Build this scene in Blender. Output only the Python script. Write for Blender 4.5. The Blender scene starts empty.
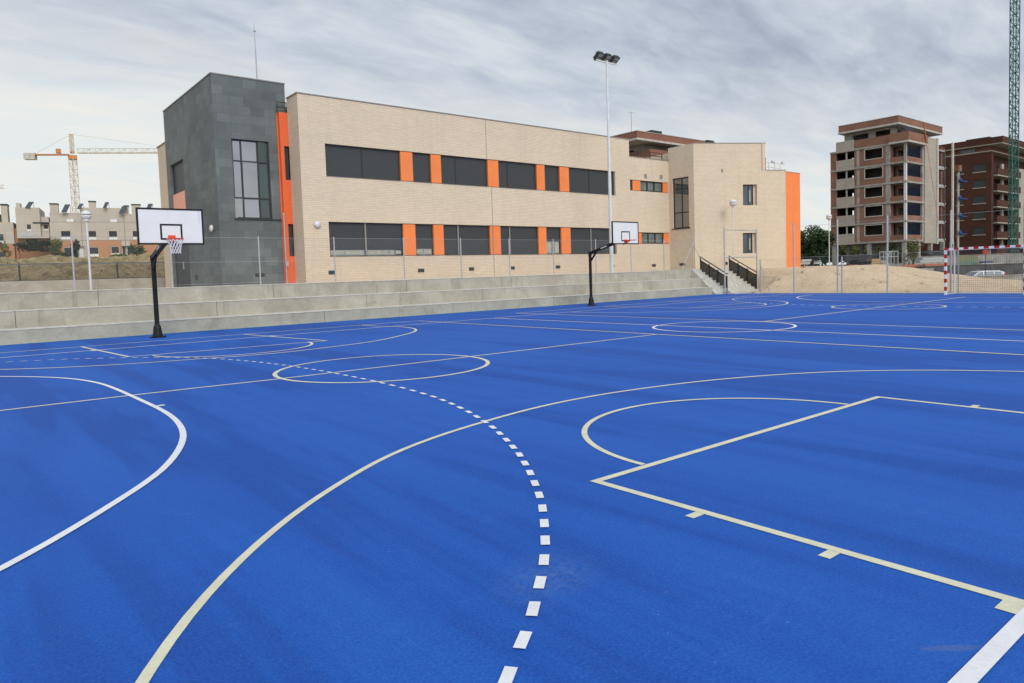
import bpy, bmesh, math, random
import numpy as np
from mathutils import Vector, Matrix
random.seed(7)
S = bpy.context.scene
COL = S.collection
PI = math.pi

# ------------------------------------------------------------------ camera
FPX, PITCH, ROLL, YAW, CH = 705.9, .059, -.033, .679, 1.621
_F0 = Vector((math.sin(YAW), math.cos(YAW), 0)); _R0 = Vector((math.cos(YAW), -math.sin(YAW), 0)); _U0 = Vector((0, 0, 1))
CF = _F0*math.cos(PITCH) - _U0*math.sin(PITCH); _U = _U0*math.cos(PITCH) + _F0*math.sin(PITCH)
CR = _R0*math.cos(ROLL) + _U*math.sin(ROLL); CU = _U*math.cos(ROLL) - _R0*math.sin(ROLL)
cd = bpy.data.cameras.new('camera'); cam = bpy.data.objects.new('camera', cd); COL.objects.link(cam)
cam.matrix_world = Matrix(((CR.x, CU.x, -CF.x, 0), (CR.y, CU.y, -CF.y, 0), (CR.z, CU.z, -CF.z, CH), (0, 0, 0, 1)))
cd.sensor_width = 36; cd.lens = FPX*36/1024; cd.shift_y = -24.7/1024; cd.clip_start = .05; cd.clip_end = 3000
S.camera = cam
CP = Vector((0, 0, CH))
def ray(x, y): return CF + CR*((x-512)/FPX) - CU*((y-316.8)/FPX)
def at(x, y, D): return CP + ray(x, y)*D            # survey helper: a sight line and a distance give a place in metres

# ------------------------------------------------------------------ world, sun, exposure
SUN_EL, SUN_AZ = math.radians(36), math.radians(192)   # azimuth of the veiled sun, clockwise from +Y
W = bpy.data.worlds.new('World'); S.world = W; W.use_nodes = True
nt = W.node_tree; N = nt.nodes; Lk = nt.links; N.clear()
def nd(t, **k):
    n = N.new(t)
    for a, b in k.items(): setattr(n, a, b)
    return n
out = nd('ShaderNodeOutputWorld'); bg = nd('ShaderNodeBackground'); bg.inputs[1].default_value = .1
Lk.new(bg.outputs[0], out.inputs[0])
sky = nd('ShaderNodeTexSky', sky_type='NISHITA', sun_disc=False); sky.sun_elevation = SUN_EL; sky.sun_rotation = SUN_AZ
tc = nd('ShaderNodeTexCoord')
def M(op, a, b=None, c=None):
    n = nd('ShaderNodeMath', operation=op)
    for i, v in enumerate((a, b, c)):
        if v is None: continue
        if isinstance(v, (int, float)): n.inputs[i].default_value = v
        else: Lk.new(v, n.inputs[i])
    return n.outputs[0]
sep = nd('ShaderNodeSeparateXYZ'); Lk.new(tc.outputs['Generated'], sep.inputs[0])
zz = M('MAXIMUM', sep.outputs[2], 0.0)
den = M('ADD', zz, .16)
px_, py_ = M('DIVIDE', sep.outputs[0], den), M('DIVIDE', sep.outputs[1], den)
cmb = nd('ShaderNodeCombineXYZ'); Lk.new(px_, cmb.inputs[0]); Lk.new(py_, cmb.inputs[1])
def cloud(scale, rot, stretch, det, rough, dist=.3):
    mp = nd('ShaderNodeMapping'); mp.inputs['Rotation'].default_value = (0, 0, rot); mp.inputs['Scale'].default_value = (scale, scale*stretch, 1)
    Lk.new(cmb.outputs[0], mp.inputs[0])
    n = nd('ShaderNodeTexNoise'); n.inputs['Scale'].default_value = 1; n.inputs['Detail'].default_value = det; n.inputs['Roughness'].default_value = rough
    n.inputs['Distortion'].default_value = dist; Lk.new(mp.outputs[0], n.inputs[0]); return n.outputs[0]
c1 = cloud(.75, math.radians(-35), 2.0, 5, .5, .6); c2 = cloud(2.6, math.radians(-28), 2.2, 6, .55, .6)
c3 = cloud(7.0, math.radians(-32), 2.6, 5, .6, .5)
cl = M('ADD', M('ADD', M('MULTIPLY', c1, .52), M('MULTIPLY', c2, .34)), M('MULTIPLY', c3, .14))
rp = nd('ShaderNodeValToRGB'); Lk.new(cl, rp.inputs[0])
e = rp.color_ramp.elements; e[0].position = .39; e[0].color = (.40, .445, .55, 1); e[1].position = .61; e[1].color = (.70, .745, .79, 1)
m = e.new(.5); m.color = (.545, .60, .69, 1)
# brighter, thinner cloud low over the horizon
hz = nd('ShaderNodeMapRange'); hz.inputs[1].default_value = .12; hz.inputs[2].default_value = .30; hz.inputs[3].default_value = 1; hz.inputs[4].default_value = 0
lat = nd('ShaderNodeVectorMath', operation='DOT_PRODUCT'); Lk.new(tc.outputs['Generated'], lat.inputs[0]); lat.inputs[1].default_value = _R0
Lk.new(M('ADD', M('ADD', sep.outputs[2], M('MULTIPLY', lat.outputs['Value'], .13)), M('MULTIPLY', M('SUBTRACT', c1, .5), .20)), hz.inputs[0]); hz.interpolation_type = 'SMOOTHSTEP'
# horizon colour: cool white, warmer in low broken patches
rh = nd('ShaderNodeValToRGB'); Lk.new(c2, rh.inputs[0])
e = rh.color_ramp.elements; e[0].position = .35; e[0].color = (.79, .85, .86, 1); e[1].position = .70; e[1].color = (.90, .88, .82, 1)
mx = nd('ShaderNodeMixRGB'); Lk.new(hz.outputs[0], mx.inputs[0]); Lk.new(rp.outputs[0], mx.inputs[1]); Lk.new(rh.outputs[0], mx.inputs[2])
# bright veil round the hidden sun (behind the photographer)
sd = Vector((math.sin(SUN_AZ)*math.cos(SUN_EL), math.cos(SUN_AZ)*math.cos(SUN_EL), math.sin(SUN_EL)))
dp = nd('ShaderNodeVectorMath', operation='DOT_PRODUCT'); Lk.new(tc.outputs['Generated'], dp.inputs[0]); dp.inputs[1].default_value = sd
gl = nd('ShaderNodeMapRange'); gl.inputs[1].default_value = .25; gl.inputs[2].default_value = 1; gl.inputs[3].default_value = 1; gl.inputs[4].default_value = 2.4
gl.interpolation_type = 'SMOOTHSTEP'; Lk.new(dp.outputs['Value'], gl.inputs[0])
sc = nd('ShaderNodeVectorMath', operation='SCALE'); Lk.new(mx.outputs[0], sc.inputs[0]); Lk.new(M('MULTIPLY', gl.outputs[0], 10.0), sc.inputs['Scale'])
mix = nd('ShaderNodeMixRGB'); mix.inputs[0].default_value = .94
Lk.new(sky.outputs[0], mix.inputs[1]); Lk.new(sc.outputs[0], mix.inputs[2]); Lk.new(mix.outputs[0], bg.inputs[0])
sl = bpy.data.lights.new('sun', 'SUN'); sl.energy = 1.5; sl.angle = math.radians(24); sl.color = (1, .93, .80)
so = bpy.data.objects.new('sun', sl); COL.objects.link(so); so.rotation_euler = sd.to_track_quat('Z', 'Y').to_euler()
S.view_settings.view_transform = 'Standard'; S.view_settings.look = 'None'; S.view_settings.gamma = 1; S.view_settings.exposure = 0.0

# ------------------------------------------------------------------ materials
MATS = {}
class NT:
    def __init__(s, name, rough=.7, spec=.35, metal=0):
        s.m = bpy.data.materials.new(name); s.m.use_nodes = True; s.t = s.m.node_tree
        s.b = s.t.nodes['Principled BSDF']; s.b.inputs['Roughness'].default_value = rough
        s.b.inputs['Specular IOR Level'].default_value = spec; s.b.inputs['Metallic'].default_value = metal
        MATS[name] = s.m
    def n(s, t, **k):
        x = s.t.nodes.new(t)
        for a, b in k.items(): setattr(x, a, b)
        return x
    def l(s, a, b): s.t.links.new(a, b)
    def coord(s, kind='uv', scale=(1, 1, 1), rot=0):
        c = s.n('ShaderNodeTexCoord') if kind != 'pos' else s.n('ShaderNodeNewGeometry')
        o = c.outputs['Position'] if kind == 'pos' else (c.outputs['UV'] if kind == 'uv' else c.outputs['Object'])
        m = s.n('ShaderNodeMapping'); m.inputs['Scale'].default_value = scale; m.inputs['Rotation'].default_value = (0, 0, rot)
        s.l(o, m.inputs[0]); return m.outputs[0]
    def noise(s, vec, scale, det=4, rough=.55, dist=0):
        x = s.n('ShaderNodeTexNoise'); x.inputs['Scale'].default_value = scale; x.inputs['Detail'].default_value = det
        x.inputs['Roughness'].default_value = rough; x.inputs['Distortion'].default_value = dist; s.l(vec, x.inputs[0]); return x.outputs[0]
    def ramp(s, f, stops):
        r = s.n('ShaderNodeValToRGB'); s.l(f, r.inputs[0]); e = r.color_ramp.elements
        e[0].position, e[0].color = stops[0][0], (*stops[0][1], 1); e[1].position, e[1].color = stops[-1][0], (*stops[-1][1], 1)
        for p, c in stops[1:-1]: x = e.new(p); x.color = (*c, 1)
        return r.outputs[0]
    def mixc(s, f, a, b, mode='MIX'):
        x = s.n('ShaderNodeMixRGB', blend_type=mode)
        for i, v in enumerate((f, a, b)):
            if isinstance(v, (int, float)): x.inputs[i].default_value = v
            elif isinstance(v, tuple): x.inputs[i].default_value = (*v, 1)
            else: s.l(v, x.inputs[i])
        return x.outputs[0]
    def math(s, op, a, b=0, c=None):
        x = s.n('ShaderNodeMath', operation=op)
        for i, v in enumerate((a, b, c)):
            if v is None: continue
            if isinstance(v, (int, float)): x.inputs[i].default_value = v
            else: s.l(v, x.inputs[i])
        return x.outputs[0]
    def col(s, c): s.l(c, s.b.inputs['Base Color'])
    def bump(s, h, st=.3, d=.01):
        x = s.n('ShaderNodeBump'); x.inputs['Strength'].default_value = st; x.inputs['Distance'].default_value = d
        s.l(h, x.inputs['Height']); s.l(x.outputs[0], s.b.inputs['Normal'])
def plain(name, c, rough=.6, spec=.35, metal=0, var=.12, scale=3):
    k = NT(name, rough, spec, metal); v = k.coord('pos')
    f = k.noise(v, scale, 5)
    k.col(k.ramp(f, [(.3, tuple(x*(1-var) for x in c)), (.7, tuple(min(1, x*(1+var)) for x in c))])); return k.m
# blue sports surface: rolled acrylic, faint bands along the laying direction, scuffs
k = NT('blue_court', .72, .20); v = k.coord('pos')
band = k.noise(k.coord('pos', (1.1, .10, 1)), 1.0, 4, .6, .35); cloud_ = k.noise(v, .35, 5, .6); fine = k.noise(v, 60, 5, .8); mid = k.noise(v, 9, 4, .65)
base = k.ramp(band, [(.42, (.001, .036, .25)), (.48, (.006, .080, .405)), (.58, (.014, .118, .49))])
base = k.mixc(.25, base, k.ramp(cloud_, [(.35, (.002, .052, .31)), (.65, (.014, .112, .47))]))
base = k.mixc(.22, base, k.ramp(mid, [(.3, (.001, .045, .29)), (.7, (.014, .12, .47))]))
base = k.mixc(.45, base, k.ramp(fine, [(.3, (.0, .012, .14)), (.7, (.030, .17, .60))]))
sc_ = k.noise(k.coord('pos', (.8, 2.6, 1), .6), 1.9, 9, .75, 1.2)
base = k.mixc(k.ramp(sc_, [(.60, (0, 0, 0)), (.78, (.22, .22, .22))]), base, (.14, .24, .48))
dust = k.noise(v, .8, 3, .5); spk = k.noise(v, 38, 2, .5)
base = k.mixc(k.math('MULTIPLY', k.ramp(spk, [(.72, (0, 0, 0)), (.76, (.4, .4, .4))]), k.ramp(dust, [(.45, (0, 0, 0)), (.6, (1, 1, 1))])), base, (.35, .40, .50))
w2 = k.noise(k.coord('pos', (3.2, .5, 1), .25), 2.2, 8, .7, .8)
base = k.mixc(k.ramp(w2, [(.56, (0, 0, 0)), (.74, (.24, .24, .24))]), base, (.0, .034, .22))
base = k.mixc(k.ramp(k.noise(k.coord('pos', (.5, 2.2, 1), -.4), 3.5, 9, .8, 2.5), [(.62, (0, 0, 0)), (.75, (.30, .30, .30))]), base, (.07, .20, .50))
def spot(k, cx, cy, rx, ry, rot):
    m = k.n('ShaderNodeMapping'); m.vector_type = 'TEXTURE'; m.inputs['Location'].default_value = (cx, cy, 0); m.inputs['Rotation'].default_value = (0, 0, rot); m.inputs['Scale'].default_value = (rx, ry, 100)
    k.l(k.coord('pos'), m.inputs[0]); g = k.n('ShaderNodeTexGradient', gradient_type='SPHERICAL'); k.l(m.outputs[0], g.inputs[0]); return g.outputs['Fac']
p0 = at(548, 577, 3.7); p0 = CP + ray(548, 577)*(-CH/ray(548, 577).z)
base = k.mixc(k.math('MULTIPLY', spot(k, p0.x, p0.y, .42, .30, .3), k.math('MULTIPLY', k.ramp(k.noise(v, 22, 5, .7), [(.4, (0, 0, 0)), (.65, (1, 1, 1))]), .32)), base, (.20, .25, .34))
p1 = CP + ray(952, 648)*(-CH/ray(952, 648).z)
base = k.mixc(k.math('MULTIPLY', k.math('MULTIPLY', k.math('MINIMUM', k.math('MULTIPLY', spot(k, p1.x, p1.y, .16, .03, -.68), 2.5), 1), k.ramp(k.noise(v, 34, 6, .8), [(.3, (.2, .2, .2)), (.6, (1, 1, 1))])), .34), base, (.16, .17, .22))
k.col(base); k.bump(k.noise(v, 260, 3, .6), .35, .004)
def paint(name, a, b):
    k = NT(name, .7, .2); v = k.coord('pos')
    c = k.ramp(k.noise(v, 5, 5, .6), [(.3, a), (.7, b)])
    c = k.mixc(k.ramp(k.noise(v, 70, 5, .8), [(.5, (0, 0, 0)), (.7, (.22, .22, .22))]), c, (.30, .32, .36))
    c = k.mixc(k.ramp(k.noise(v, 26, 7, .85), [(.56, (0, 0, 0)), (.68, (.5, .5, .5))]), c, (.18, .24, .42))
    k.col(c); k.bump(k.noise(v, 200, 3), .25, .003); return k.m
paint('cream_paint', (.58, .56, .40), (.68, .66, .49)); paint('white_paint', (.66, .66, .67), (.75, .75, .75))
paint('teal_edge', (.02, .17, .34), (.035, .22, .40))
def brick(name, c1, c2, mortar, w, h, ms=.012, rough=.85, var=.18, bump=.3, big=None):
    k = NT(name, rough, .2); uv = k.coord('uv')
    b = k.n('ShaderNodeTexBrick'); k.l(uv, b.inputs[0]); b.offset = .5
    b.inputs['Color1'].default_value = (*c1, 1); b.inputs['Color2'].default_value = (*c2, 1); b.inputs['Mortar'].default_value = (*mortar, 1)
    b.inputs['Scale'].default_value = 1; b.inputs['Mortar Size'].default_value = ms; b.inputs['Brick Width'].default_value = w; b.inputs['Row Height'].default_value = h
    b.inputs['Bias'].default_value = 0
    f = k.noise(k.coord('pos', (1, 1, 1.6)), .35, 4, .55); g = k.noise(uv, 40, 3, .6)
    c = k.mixc(1.0, b.outputs[0], k.ramp(f, [(.3, (1-var,)*3), (.7, (1, 1, 1))]), 'MULTIPLY')
    c = k.mixc(1.0, c, k.ramp(g, [(.3, (1-var,)*3), (.7, (1, 1, 1))]), 'MULTIPLY')
    st_ = k.noise(k.coord('pos', (1.6, 1.6, .10)), 1.4, 6, .65, .2)
    c = k.mixc(k.ramp(st_, [(.52, (0, 0, 0)), (.72, (.16, .16, .16))]), c, tuple(x*.45 for x in c1))
    k.col(c); k.bump(k.math('SUBTRACT', k.math('MULTIPLY', g, .3), b.outputs['Fac']), bump, .006); return k.m
brick('tan_brick', (.735, .60, .435), (.67, .545, .395), (.50, .42, .32), .27, .085, .009, var=.07)
brick('slate_tile', (.20, .225, .215), (.145, .165, .158), (.12, .135, .13), .62, .41, .006, rough=.6, var=.30, bump=.15)
brick('red_brick', (.38, .17, .105), (.30, .135, .085), (.27, .20, .16), .28, .10, .012, var=.3)
brick('dark_brick', (.115, .042, .028), (.09, .034, .024), (.07, .035, .028), .25, .09, .008, var=.25)
brick('terracotta_brick', (.34, .15, .10), (.28, .12, .085), (.22, .13, .10), .25, .09, .01, var=.2)
brick('beige_stone', (.43, .38, .31), (.39, .345, .285), (.30, .27, .23), 1.2, .75, .012, var=.12)
brick('orange_brick', (.58, .29, .15), (.52, .26, .135), (.36, .2, .12), .25, .09, .01, var=.15)
brick('grey_render', (.50, .45, .375), (.485, .435, .365), (.40, .37, .32), 4.0, 3.0, .02, var=.1)
plain('orange_strip', (.74, .135, .04), .5, .35, var=.05, scale=1.2); plain('orange_panel', (.80, .215, .055), .5, .35, var=.05, scale=1.2); plain('salmon_panel', (.80, .36, .24), .5, .3, var=.04)
k = NT('concrete', .85, .2); v = k.coord('pos')
c = k.ramp(k.noise(v, .9, 7, .65, .6), [(.3, (.285, .26, .20)), (.52, (.385, .355, .283)), (.72, (.47, .44, .36))])
c = k.mixc(.2, c, k.ramp(k.noise(v, 14, 6, .7), [(.35, (.2, .19, .155)), (.65, (.46, .44, .385))]))
c = k.mixc(k.ramp(k.noise(k.coord('pos', (1, 1, 1)), .33, 5, .7, 1.5), [(.6, (0, 0, 0)), (.74, (.45, .45, .45))]), c, (.50, .49, .46))
c = k.mixc(k.ramp(k.noise(k.coord('pos', (2.5, 2.5, .25)), 1.3, 6, .7), [(.56, (0, 0, 0)), (.72, (.5, .5, .5))]), c, (.17, .155, .12))
c = k.mixc(k.ramp(k.noise(k.coord('pos', (1, 1, 2)), .7, 4, .6, 1.0), [(.6, (0, 0, 0)), (.7, (.5, .5, .5))]), c, (.23, .215, .17))
k.col(c); k.bump(k.noise(v, 30, 6, .7), .3, .01)
plain('light_concrete', (.45, .43, .38), .85, .2, var=.18, scale=2.5); plain('tread_concrete', (.50, .475, .42), .85, .2, var=.18, scale=4)
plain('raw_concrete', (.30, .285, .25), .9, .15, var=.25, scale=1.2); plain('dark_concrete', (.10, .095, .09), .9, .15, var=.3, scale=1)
plain('pink_paving', (.46, .33, .27), .85, .2, var=.15); plain('coping', (.25, .23, .20), .5, .4, var=.1)
k = NT('shutter', .5, .4); uv = k.coord('uv')
w = k.n('ShaderNodeTexWave', wave_type='BANDS', bands_direction='Y', wave_profile='SAW'); w.inputs['Scale'].default_value = 3.2; k.l(uv, w.inputs[0])
c = k.mixc(.45, k.ramp(w.outputs['Fac'], [(.0, (.014, .015, .015)), (.25, (.038, .041, .041)), (1, (.052, .055, .055))]), (.036, .039, .039))
k.col(c); k.bump(w.outputs['Fac'], .4, .01)
plain('dark_frame', (.03, .034, .034), .5, .3); plain('black_metal', (.010, .010, .010), .5, .25, var=.3); plain('black_rubber', (.02, .02, .02), .8)
plain('galvanised', (.40, .405, .40), .5, .4, .2, var=.12, scale=8); plain('white_metal', (.62, .62, .60), .4, .45, .1, var=.06)
plain('white_board', (.70, .69, .665), .7, .15, var=.03); plain('rim_red', (.62, .05, .02), .4, .5); plain('red_paint', (.45, .012, .018), .4, .45)
plain('white_gloss', (.78, .78, .78), .35, .5, var=.05); plain('net_cord', (.72, .70, .68), .9, .1); plain('grey_net', (.10, .10, .10), .9, .1)
plain('pale_label', (.45, .52, .66), .6)
k = NT('window_glass', .06, .9); v = k.coord('pos'); k.col(k.ramp(k.noise(v, .8, 3), [(.35, (.012, .016, .016)), (.65, (.05, .06, .058))])); k.b.inputs['IOR'].default_value = 2.1
k.bump(k.noise(v, .7, 3), .08, .05)
k = NT('blue_glass', .15, .8); v = k.coord('pos'); k.col(k.ramp(k.noise(v, .5, 3), [(.35, (.008, .012, .02)), (.65, (.02, .03, .05))]))
plain('dim_blind', (.13, .16, .14), .5, .4, var=.3); plain('pale_blind', (.36, .35, .28), .7, .3, var=.2); plain('green_glass', (.02, .04, .032), .2, .7)
k = NT('globe_glass', .25, .5); k.col(k.ramp(k.noise(k.coord('pos'), 4), [(.3, (.62, .60, .58)), (.7, (.75, .73, .71))])); k.b.inputs['Transmission Weight'].default_value = .15
k = NT('sand', .95, .1); v = k.coord('pos')
c = k.ramp(k.noise(v, .6, 7, .65, .4), [(.3, (.50, .37, .235)), (.52, (.64, .49, .33)), (.72, (.74, .59, .42))])
c = k.mixc(.4, c, k.ramp(k.noise(v, 7, 7, .75), [(.35, (.42, .31, .20)), (.65, (.78, .62, .44))]))
c = k.mixc(k.ramp(k.noise(k.coord('pos', (1, .3, 4)), 1.1, 5, .7), [(.6, (0, 0, 0)), (.72, (.35, .35, .35))]), c, (.28, .20, .12))
k.col(c); k.bump(k.noise(v, 9, 8, .75), .8, .08)
k = NT('dry_grass', .95, .1); v = k.coord('pos')
c = k.ramp(k.noise(v, .22, 7, .7, .5), [(.32, (.18, .15, .075)), (.44, (.42, .33, .17)), (.54, (.62, .49, .28)), (.72, (.56, .32, .17))])
c = k.mixc(.5, c, k.ramp(k.noise(v, 2.2, 8, .8), [(.35, (.17, .14, .065)), (.65, (.64, .52, .30))])); k.col(c); k.bump(k.noise(v, 4, 7, .8), 1, .3)
k = NT('site_earth', .95, .1); v = k.coord('pos')
c = k.ramp(k.noise(v, .12, 8, .7, .5), [(.35, (.10, .09, .07)), (.5, (.22, .19, .15)), (.68, (.36, .31, .24))]); k.col(c); k.bump(k.noise(v, 2, 7, .8), 1, .2)
def leafm(name, a, b, c_):
    k = NT(name, .65, .3); v = k.coord('pos'); f = k.noise(v, 1.6, 5, .7)
    k.col(k.ramp(f, [(.3, a), (.5, b), (.72, c_)])); k.b.inputs['Subsurface Weight'].default_value = 0; return k.m
leafm('dark_leaf', (.016, .03, .012), (.032, .062, .02), (.06, .10, .03)); leafm('olive_leaf', (.045, .055, .015), (.09, .11, .03), (.17, .17, .045))
leafm('hedge_leaf', (.012, .02, .010), (.028, .04, .016), (.06, .07, .025)); plain('bark', (.09, .065, .045), .9, .1)
plain('crane_cream', (.60, .52, .40), .5, .4, var=.08); plain('crane_orange', (.50, .20, .055), .5, .4); plain('crane_green', (.01, .10, .08), .5, .4, var=.15)
plain('solar_blue', (.045, .05, .06), .25, .7); plain('blue_plastic', (.02, .06, .22), .6); plain('orange_plastic', (.42, .13, .06), .6)
plain('wood_crate', (.42, .27, .13), .85); plain('car_white', (.66, .68, .70), .25, .6, var=.03); plain('tail_red', (.35, .015, .012), .3, .6); plain('tyre', (.02, .02, .02), .8); plain('hub_grey', (.35, .36, .37), .35, .5, .5)
k = NT('green_mural', .8, .2); v = k.coord('uv', (1, 1, 1), .6)
k.col(k.ramp(k.noise(v, .55, 4, .6, 1.5), [(.3, (.08, .13, .11)), (.45, (.14, .22, .18)), (.58, (.20, .22, .12)), (.72, (.26, .22, .14))]))
def wire(name, c, s1, width, amount=1.0, diag=True):
    k = NT(name, .5, .4, .3); k.b.inputs['Base Color'].default_value = (*c, 1); uv = k.coord('uv'); sp = k.n('ShaderNodeSeparateXYZ'); k.l(uv, sp.inputs[0])
    if diag: a = k.math('ADD', sp.outputs[0], sp.outputs[1]); b = k.math('SUBTRACT', sp.outputs[0], sp.outputs[1])
    else: a, b = sp.outputs[0], sp.outputs[1]
    g = None
    for q in (a, b):
        f = k.math('LESS_THAN', k.math('FRACT', k.math('ADD', k.math('MULTIPLY', q, s1), 100)), width)
        g = f if g is None else k.math('MAXIMUM', g, f)
    tr = k.n('ShaderNodeBsdfTransparent'); ms = k.n('ShaderNodeMixShader'); k.l(k.math('MULTIPLY', g, amount), ms.inputs[0]); k.l(tr.outputs[0], ms.inputs[1]); k.l(k.b.outputs[0], ms.inputs[2])
    k.l(ms.outputs[0], k.t.nodes['Material Output'].inputs[0]); return k.m
wire('chain_link', (.26, .27, .27), 13, .045); wire('dark_chain_link', (.05, .045, .04), 9, .10); wire('rail_mesh', (.03, .026, .023), 30, .75, diag=False)
wire('goal_mesh', (.06, .06, .06), 11, .075, diag=False); wire('sheer_blue', (.03, .045, .10), 9, .12, diag=False); wire('chain_tall', (.40, .42, .44), 12, .03)

# ------------------------------------------------------------------ mesh tools
class MB:
    def __init__(s): s.v = []; s.f = []
    def quad(s, a, b, c, d): i = len(s.v); s.v += [tuple(a), tuple(b), tuple(c), tuple(d)]; s.f.append((i, i+1, i+2, i+3)); return s
    def poly(s, pts): i = len(s.v); s.v += [tuple(p) for p in pts]; s.f.append(tuple(range(i, i+len(pts)))); return s
    def box(s, a, b, M_=None):
        x0, x1 = sorted((a[0], b[0])); y0, y1 = sorted((a[1], b[1])); z0, z1 = sorted((a[2], b[2]))
        P = [Vector(p) for p in ((x0, y0, z0), (x1, y0, z0), (x1, y1, z0), (x0, y1, z0), (x0, y0, z1), (x1, y0, z1), (x1, y1, z1), (x0, y1, z1))]
        if M_ is not None: P = [M_(p) for p in P]
        i = len(s.v); s.v += [tuple(p) for p in P]
        s.f += [tuple(i+j for j in q) for q in ((0, 3, 2, 1), (4, 5, 6, 7), (0, 1, 5, 4), (1, 2, 6, 5), (2, 3, 7, 6), (3, 0, 4, 7))]; return s
    def tube(s, a, b, r0, r1=None, n=8, caps=True):
        a, b = Vector(a), Vector(b); r1 = r0 if r1 is None else r1; d = (b-a).normalized()
        u = d.orthogonal().normalized(); w = d.cross(u); i = len(s.v)
        for p, r in ((a, r0), (b, r1)):
            for k in range(n): t = 2*PI*k/n + PI/n; s.v.append(tuple(p + (u*math.cos(t)+w*math.sin(t))*r))
        for k in range(n): j = (k+1) % n; s.f.append((i+k, i+j, i+n+j, i+n+k))
        if caps: s.f.append(tuple(i+k for k in reversed(range(n)))); s.f.append(tuple(i+n+k for k in range(n)))
        return s
    def bar(s, a, b, w, h):      # rectangular bar, w horizontal, h in the other axis
        a, b = Vector(a), Vector(b); d = (b-a).normalized(); u = d.cross(Vector((0, 0, 1)))
        if u.length < 1e-3: u = Vector((1, 0, 0))
        u.normalize(); v = u.cross(d); i = len(s.v)
        for p in (a, b):
            for x, y in ((-1, -1), (1, -1), (1, 1), (-1, 1)): s.v.append(tuple(p+u*x*w/2+v*y*h/2))
        s.f += [tuple(i+j for j in q) for q in ((0, 1, 2, 3), (7, 6, 5, 4), (0, 4, 5, 1), (1, 5, 6, 2), (2, 6, 7, 3), (3, 7, 4, 0))]; return s
    def lathe(s, c, prof, n=20):
        c = Vector(c); i = len(s.v)
        for r, z in prof:
            for k in range(n): t = 2*PI*k/n; s.v.append((c.x+r*math.cos(t), c.y+r*math.sin(t), c.z+z))
        for q in range(len(prof)-1):
            for k in range(n): j = (k+1) % n; s.f.append((i+q*n+k, i+q*n+j, i+(q+1)*n+j, i+(q+1)*n+k))
        s.f.append(tuple(i+k for k in reversed(range(n)))); s.f.append(tuple(i+(len(prof)-1)*n+k for k in range(n))); return s
    def build(s, name, mat, parent=None, smooth=False, bevel=0, org=None):
        me = bpy.data.meshes.new(name); o0 = Vector(org) if org is not None else (Vector(parent['org']) if parent is not None and 'org' in parent else Vector((0, 0, 0)))
        me.from_pydata([tuple(Vector(p)-o0) for p in s.v], [], s.f)
        me.materials.append(MATS[mat] if isinstance(mat, str) else mat)
        uv = me.uv_layers.new(name='UVMap')
        for p in me.polygons:
            n = p.normal
            if abs(n.z) > .75: t = None
            else: L = math.hypot(n.x, n.y); t = (-n.y/L, n.x/L)
            for li in p.loop_indices:
                c = me.vertices[me.loops[li].vertex_index].co + o0
                uv.data[li].uv = (c.x, c.y) if t is None else (c.x*t[0]+c.y*t[1], c.z)
            p.use_smooth = smooth
        o = bpy.data.objects.new(name, me); COL.objects.link(o)
        if bevel:
            m = o.modifiers.new('bevel', 'BEVEL'); m.width = bevel; m.segments = 2; m.limit_method = 'ANGLE'
        if parent is not None: o.parent = parent
        elif org is not None: o.location = o0
        return o
def tag(o, label, cat, group=None):
    o['label'] = label; o['category'] = cat
    if group: o['group'] = group
    return o
def thing(name, label, cat, loc, group=None):
    o = bpy.data.objects.new(name, None); COL.objects.link(o); o.location = loc; o['org'] = tuple(loc); o.empty_display_size = .3
    return tag(o, label, cat, group)
def sub(parent, child):       # sub-part keeps the origin of its thing
    return child
def struct(o, kind='structure'): o['kind'] = kind; return o
def copy_tree(o, parent=None):
    c = o.copy(); COL.objects.link(c)
    if parent is not None: c.parent = parent
    for ch in list(o.children): copy_tree(ch, c)
    return c
for_root = {}
def bp(mb, name, mat, root, parent=None, **k):   # build a part (or sub-part) of root; vertices given in world metres
    o = mb.build(name, mat, None, org=None, **k)
    me = o.data; o0 = Vector(root['org'])
    for v_ in me.vertices: v_.co -= o0
    o.parent = parent if parent is not None else root
    return o
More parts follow.
